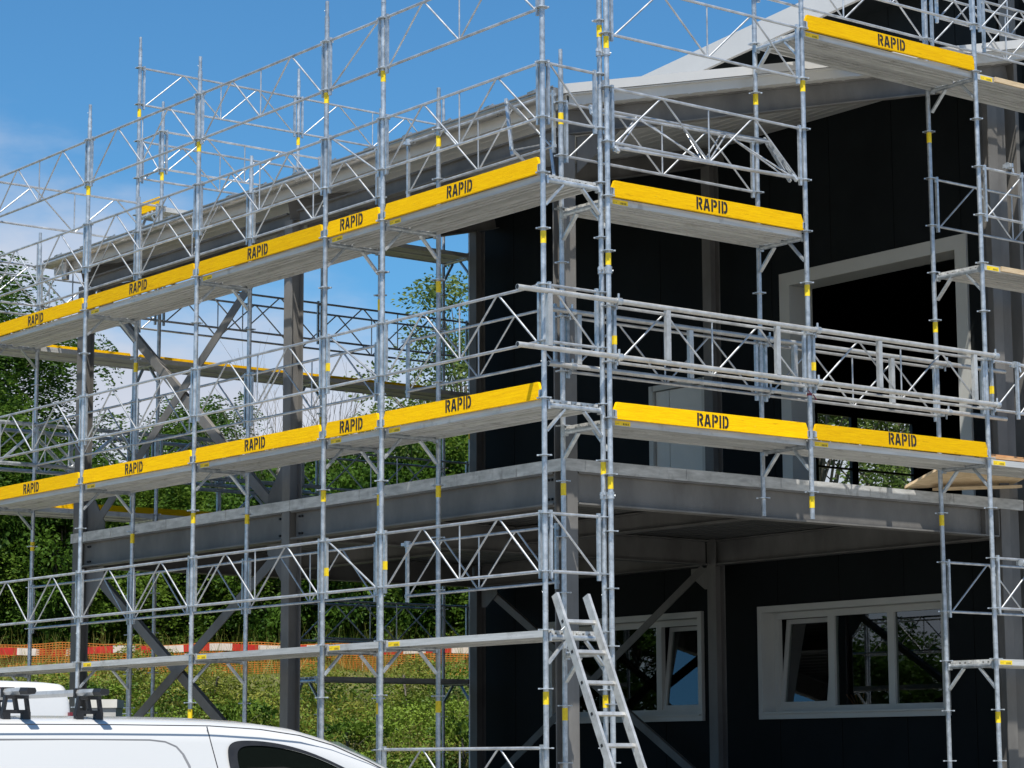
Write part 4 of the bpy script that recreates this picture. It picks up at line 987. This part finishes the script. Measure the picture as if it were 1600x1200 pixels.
def make_tree(seed, height, rad, trunk_h, m, pinnate=True, nclump=70, per=52, drop=0.0, leaf=0.075, open_=0.0):
    """returns (trunk mesh, crown mesh), origin at the base"""
    g_ = np.random.default_rng(seed); tr = MB()
    top = Vector((g_.normal()*0.2, g_.normal()*0.2, height*0.72))
    pts = [Vector((0,0,-0.3)), Vector((g_.normal()*0.08, g_.normal()*0.08, trunk_h*0.5)), Vector((g_.normal()*0.15, g_.normal()*0.15, trunk_h)), top]
    rads = [0.17*height/9, 0.14*height/9, 0.11*height/9, 0.03]
    for a, b, ra, rb in zip(pts[:-1], pts[1:], rads[:-1], rads[1:]): tr.tube(a, b, ra, 8, rb)
    cc_ = (height+trunk_h)/2; hz = (height-trunk_h)/2
    clumps = []
    for k in range(nclump):
        d_ = unit(1, g_)[0]; f_ = 0.35+0.65*g_.random()**0.45
        p = np.array([d_[0]*rad*f_, d_[1]*rad*f_, cc_+d_[2]*hz*f_])
        p[:2] *= 1.0+0.25*math.sin(3*math.atan2(d_[1], d_[0])+seed)
        clumps.append(p)
        st = Vector(pts[2]).lerp(pts[3], float(np.clip((p[2]-trunk_h)/(height-trunk_h+1e-6)*0.9-0.15, 0, 0.95)))
        if k % 2 == 0:
            mid = st.lerp(Vector(p), 0.55)+Vector((0, 0, 0.12*rad)); lr = height/7; tr.tube(st, mid, 0.035*lr, 5, 0.02*lr, False); tr.tube(mid, Vector(p), 0.02*lr, 5, 0.006*lr, False)
    C = []; A = []
    cr_ = rad*0.27
    for p in clumps:
        k = int(per*(0.6+0.8*g_.random())); d_ = unit(k, g_)
        c = p+d_*(cr_*(g_.random((k, 1))**0.5))*np.array([1, 1, 0.62])
        dir_ = d_.copy(); dir_[:, 2] = dir_[:, 2]*0.4-drop; dir_ /= np.linalg.norm(dir_, axis=1, keepdims=True)
        if pinnate:
            L_ = 0.16+0.12*g_.random((k, 1)); sidev = np.cross(dir_, np.array([0, 0, 1.0])+0.3*unit(k, g_)); sidev /= np.linalg.norm(sidev, axis=1, keepdims=True)
            for j in range(6):
                base = c+dir_*L_*(0.3+j*0.26)+np.array([0, 0, -1.0])*(0.010*j*j)
                for sg in (-1, 1):
                    ax = sidev*sg+dir_*0.35
                    C.append(base+ax*leaf*0.5); A.append(ax)
        else:
            C.append(c); A.append(dir_+0.6*unit(k, g_))
    C = np.concatenate(C); A = np.concatenate(A)
    return tr.mesh('trunk', 'bark'), leafmesh('crown', C, A, leaf, 0.42 if pinnate else 0.55, m, seed=seed)
def put_tree(name, ms, label, cat, s_, d_, rz, sc, group):
    x, y = W2(s_, d_); t = thing(name, label, cat, (x, y, hgt(d_, s_)-0.1), rz, group); t.scale = sc
    link('trunk', ms[0], t); link('crown', ms[1], t); return t
def X2S(px, d_): return (px-800)/3835*d_
A_ = make_tree(3, 9.6, 2.9, 1.6, 'leaf_deep', True, 150, 62, 0.25, 0.105)
B_ = make_tree(8, 7.6, 2.1, 1.2, 'leaf_deep', True, 70, 42, 0.15, 0.10)
C_ = make_tree(21, 9.4, 2.4, 1.4, 'leaf_pale', False, 110, 150, 0.15, 0.105)
H1 = make_tree(31, 4.6, 1.9, 0.1, 'leaf_deep', False, 130, 200, 0.1, 0.115)
H2 = make_tree(33, 4.4, 1.9, 0.1, 'leaf_fresh', True, 110, 38, 0.1, 0.10)
H3 = make_tree(41, 1.1, 0.75, 0.02, 'ivy', False, 26, 70, 0.0, 0.085)
H4 = make_tree(43, 1.0, 0.6, 0.02, 'weed', True, 22, 14, -0.5, 0.055)
gT = 'trees beyond the orange fence'
put_tree('broadleaf_tree', A_, 'large dark feathery tree at the left edge of the photo', 'tree', X2S(-125, 50), 50, 0.4, (1, 1, 1), gT)
put_tree('broadleaf_tree', A_, 'second dark tree low at the left edge, partly in front of the large one', 'tree', X2S(-70, 48.5), 48.5, 2.6, (0.85, 0.85, 0.66), gT)
put_tree('broadleaf_tree', B_, 'feathery tree seen between the left and middle steel columns', 'tree', X2S(285, 51), 51, 1.0, (0.85, 0.85, 0.86), gT)
put_tree('broadleaf_tree', B_, 'small feathery tree right behind the middle steel column', 'tree', X2S(420, 53), 53, 4.1, (0.6, 0.6, 0.72), gT)
put_tree('broadleaf_tree', C_, 'pale leafy tree left of the dark wall edge', 'tree', X2S(735, 50), 50, 0.0, (0.95, 0.95, 0.92), gT)
put_tree('broadleaf_tree', C_, 'lower leafy tree in the middle right gap, before the pale one', 'tree', X2S(650, 49), 49, 2.2, (0.8, 0.8, 0.66), gT)
for k, (px, d_, sc) in enumerate(((-700, 55, 1.0), (-1250, 58, 1.1), (-1900, 60, 1.2))):
    put_tree('broadleaf_tree', A_, 'dark tree standing well left of the photo, %s' % ['nearest to its edge', 'in the middle', 'farthest off'][k], 'tree', X2S(px, d_), d_, k*1.3, (sc, sc, sc), gT)
for k, (px, d_) in enumerate(((1180, 62), (1290, 61), (1400, 63))):
    put_tree('broadleaf_tree', C_, 'leafy tree seen through the far window of the hall, %s' % ['left', 'middle', 'right'][k], 'tree', X2S(px, d_), d_, 1+k, (1.1, 1.1, 1.05), gT)
gH = 'bushes behind the orange fence'
hl = [(-90, 47.4, 'at the left edge of the photo'), (10, 47.8, 'left of the far left steel column'), (95, 47.0, 'behind the far left steel column'), (175, 47.7, 'right of the far left steel column'), (262, 47.2, 'at the crossing of the lower braces'), (345, 48.0, 'just left of the middle steel column'),
      (440, 47.3, 'behind the middle steel column'), (520, 47.8, 'right of the middle steel column'), (600, 47.1, 'behind the corner bay posts'), (690, 47.6, 'left of the dark wall edge'), (770, 47.3, 'behind the dark wall edge')]
hz = [1.35, 1.30, 1.0, 0.98, 1.0, 0.95, 1.0, 1.03, 1.08, 1.15, 1.2]
for k, (px, d_, nm) in enumerate(hl):
    put_tree('bush', H1 if k % 3 != 1 else H2, 'dense %s bush %s' % ('dark green' if k % 3 != 1 else 'bright green', nm), 'bush', X2S(px, d_), d_, k*1.9, (0.78, 0.78, hz[k]), gH)
for k, (px, d_, nm) in enumerate(((40, 52, 'far left'), (230, 52, 'second from the left'), (420, 52, 'in the middle'), (560, 52, 'fourth from the left'), (740, 52, 'far right'))):
    put_tree('bush', H1, 'dark bush of the rear row behind the fence bushes, %s' % nm, 'bush', X2S(px, d_), d_, 2.2*k, (1.15, 1.0, 1.0), gH)
for k in range(9):
    X_, Y_ = -25.0-0.8*(k % 2), 14+5.2*k; d_ = (X_-CX)*0.6156+(Y_-CY)*0.788; s_ = (X_-CX)*0.788-(Y_-CY)*0.6156
    put_tree('bush', H1, 'tall dark bush standing left of the photo, number %d counting away from the camera' % (k+1), 'bush', s_, d_, k*1.1, (1.45, 1.45, 1.28), 'bushes left of the photo')
wl = [(150, 40.5, H3, 'just right of the storage box'), (215, 42.0, H4, 'left of the lower brace crossing'), (330, 41.0, H4, 'right of the lower brace crossing'), (390, 39.2, H3, 'left of the middle steel column'),
      (495, 41.8, H4, 'right of the middle steel column'), (560, 39.0, H3, 'left of the second left face post'), (640, 41.2, H4, 'below the gap beside the corner bay'), (705, 38.6, H3, 'beside the dark wall edge'), (60, 41.5, H4, 'over the rear white van')]
for k, (px, d_, ms, nm) in enumerate(wl):
    put_tree('weed_clump', ms, '%s clump growing on the bank, %s' % ('green leafy' if ms is H3 else 'yellow green weed', nm), 'weeds', X2S(px, d_), d_, k*2.3, (0.8+0.1*(k % 3), 0.8, 0.75+0.12*(k % 4)), 'weed clumps on the bank')
# bare twiggy shrub against the sky
def twiggy(seed, h):
    g_ = random.Random(seed); mb = MB()
    def grow(p, d_, l, r_, lv):
        q = p+d_*l; mb.tube(p, q, r_, 4, r_*0.6, False)
        if lv == 0: return
        for k in range(3 if lv > 1 else 2):
            nd = (d_+Vector((g_.uniform(-.5, .5), g_.uniform(-.5, .5), g_.uniform(-.1, .35)))).normalized(); grow(p.lerp(q, g_.uniform(0.5, 1)), nd, l*g_.uniform(0.55, 0.85), r_*0.6, lv-1)
    for k in range(4): grow(Vector((g_.uniform(-.3, .3), g_.uniform(-.3, .3), 0)), Vector((g_.uniform(-.2, .2), g_.uniform(-.2, .2), 1)).normalized(), h*0.42, 0.03, 4)
    return mb
for k, (px, nm) in enumerate(((500, 'right of the middle steel column'), (400, 'left of the middle steel column'))):
    x, y = W2(X2S(px, 49), 49); o = part('bare_shrub', twiggy(5+k, 6.1-0.3*k), 'twig', None, (x, y, hgt(49)))
    tag(o, 'thin bare branched shrub against the sky, %s' % nm, 'shrub', 'bare shrubs')
# ground cover on the bank
def scatter(n, s0, s1, d0, d1, seed, pw=1.0):
    g_ = np.random.default_rng(seed); s_ = g_.uniform(s0, s1, n); d_ = d0+(d1-d0)*g_.random(n)**pw
    x = CX+d_*0.6156+s_*0.788; y = CY+d_*0.788-s_*0.6156; z = np.array([hgt(float(b), float(a)) for a, b in zip(s_, d_)]); return np.stack([x, y, z], 1), s_, d_, g_
P0, s_, d_, g_ = scatter(150000, -13, 1.5, 34.5, 42.0, 3)
msk = (np.sin(s_*0.8+d_*0.5)+np.sin(d_*1.9-s_*1.1)*0.6+(41.0-d_)*0.45+g_.normal(size=len(s_))*0.55+np.clip(s_+5, -2, 3)*0.30) > -0.35
P1 = P0[msk]; hh_ = 0.06+0.38*g_.random(len(P1))+0.17*np.sin(P1[:, 0]*2.3)*np.sin(P1[:, 1]*1.9); P1[:, 2] += hh_
me = leafmesh('ivy', P1, unit(len(P1), g_)*np.array([1, 1, 0.45]), 0.052, 0.7, 'ivy', seed=2)
P2_ = P0[~msk]; P2_[:, 2] += 0.05+0.34*g_.random(len(P2_))
me2 = leafmesh('weeds', P2_, unit(len(P2_), g_)*np.array([1, 1, 0.9]), 0.085, 0.35, 'weed', seed=4)
tag(link('ground_cover', me2), 'yellow green weeds on the upper bank below the orange fence', 'weeds', None, 'stuff')
tag(link('ground_cover', me), 'leafy green ground cover low on the bank behind the scaffold', 'ground cover', None, 'stuff')
def blades(n, s0, s1, d0, d1, seed, hmin, hmax, wd, m, lean=0.35):
    P, s_, d_, g_ = scatter(n, s0, s1, d0, d1, seed); h = g_.uniform(hmin, hmax, (n, 1)); h *= (np.where((d_ > 41.3) & (d_ < 44.3) & (hmax < 0.5), 0.35, 1.0))[:, None]; dr = g_.normal(size=(n, 3))*lean; dr[:, 2] = 1; dr /= np.linalg.norm(dr, axis=1, keepdims=True)
    side = np.cross(dr, unit(n, g_)); side /= np.linalg.norm(side, axis=1, keepdims=True)
    V = np.empty((n, 4, 3)); V[:, 0] = P-side*wd; V[:, 1] = P+side*wd; tip = P+dr*h; bend = g_.normal(size=(n, 3))*0.15*h; bend[:, 2] = -0.05
    V[:, 2] = tip+bend+side*wd*0.2; V[:, 3] = tip+bend-side*wd*0.2
    me = bpy.data.meshes.new('grass'); me.vertices.add(4*n); me.vertices.foreach_set('co', V.reshape(-1)); me.loops.add(4*n); me.loops.foreach_set('vertex_index', np.arange(4*n)); me.polygons.add(n)
    me.polygons.foreach_set('loop_start', np.arange(0, 4*n, 4)); me.polygons.foreach_set('loop_total', np.full(n, 4)); me.materials.append(M[m]); me.update(); me.validate(); return me
tag(link('grass', blades(62000, -14, 1.5, 36.5, 45.5, 9, 0.10, 0.46, 0.006, 'grass_dry')), 'long dry yellow green grass on the upper bank along the fence', 'grass', None, 'stuff')
tag(link('tall_grass', blades(2600, -14, 1.0, 42.6, 45.0, 19, 0.35, 1.0, 0.005, 'grass_dry', 0.25)), 'tall dry grass stalks standing up through the orange fence', 'grass', None, 'stuff')
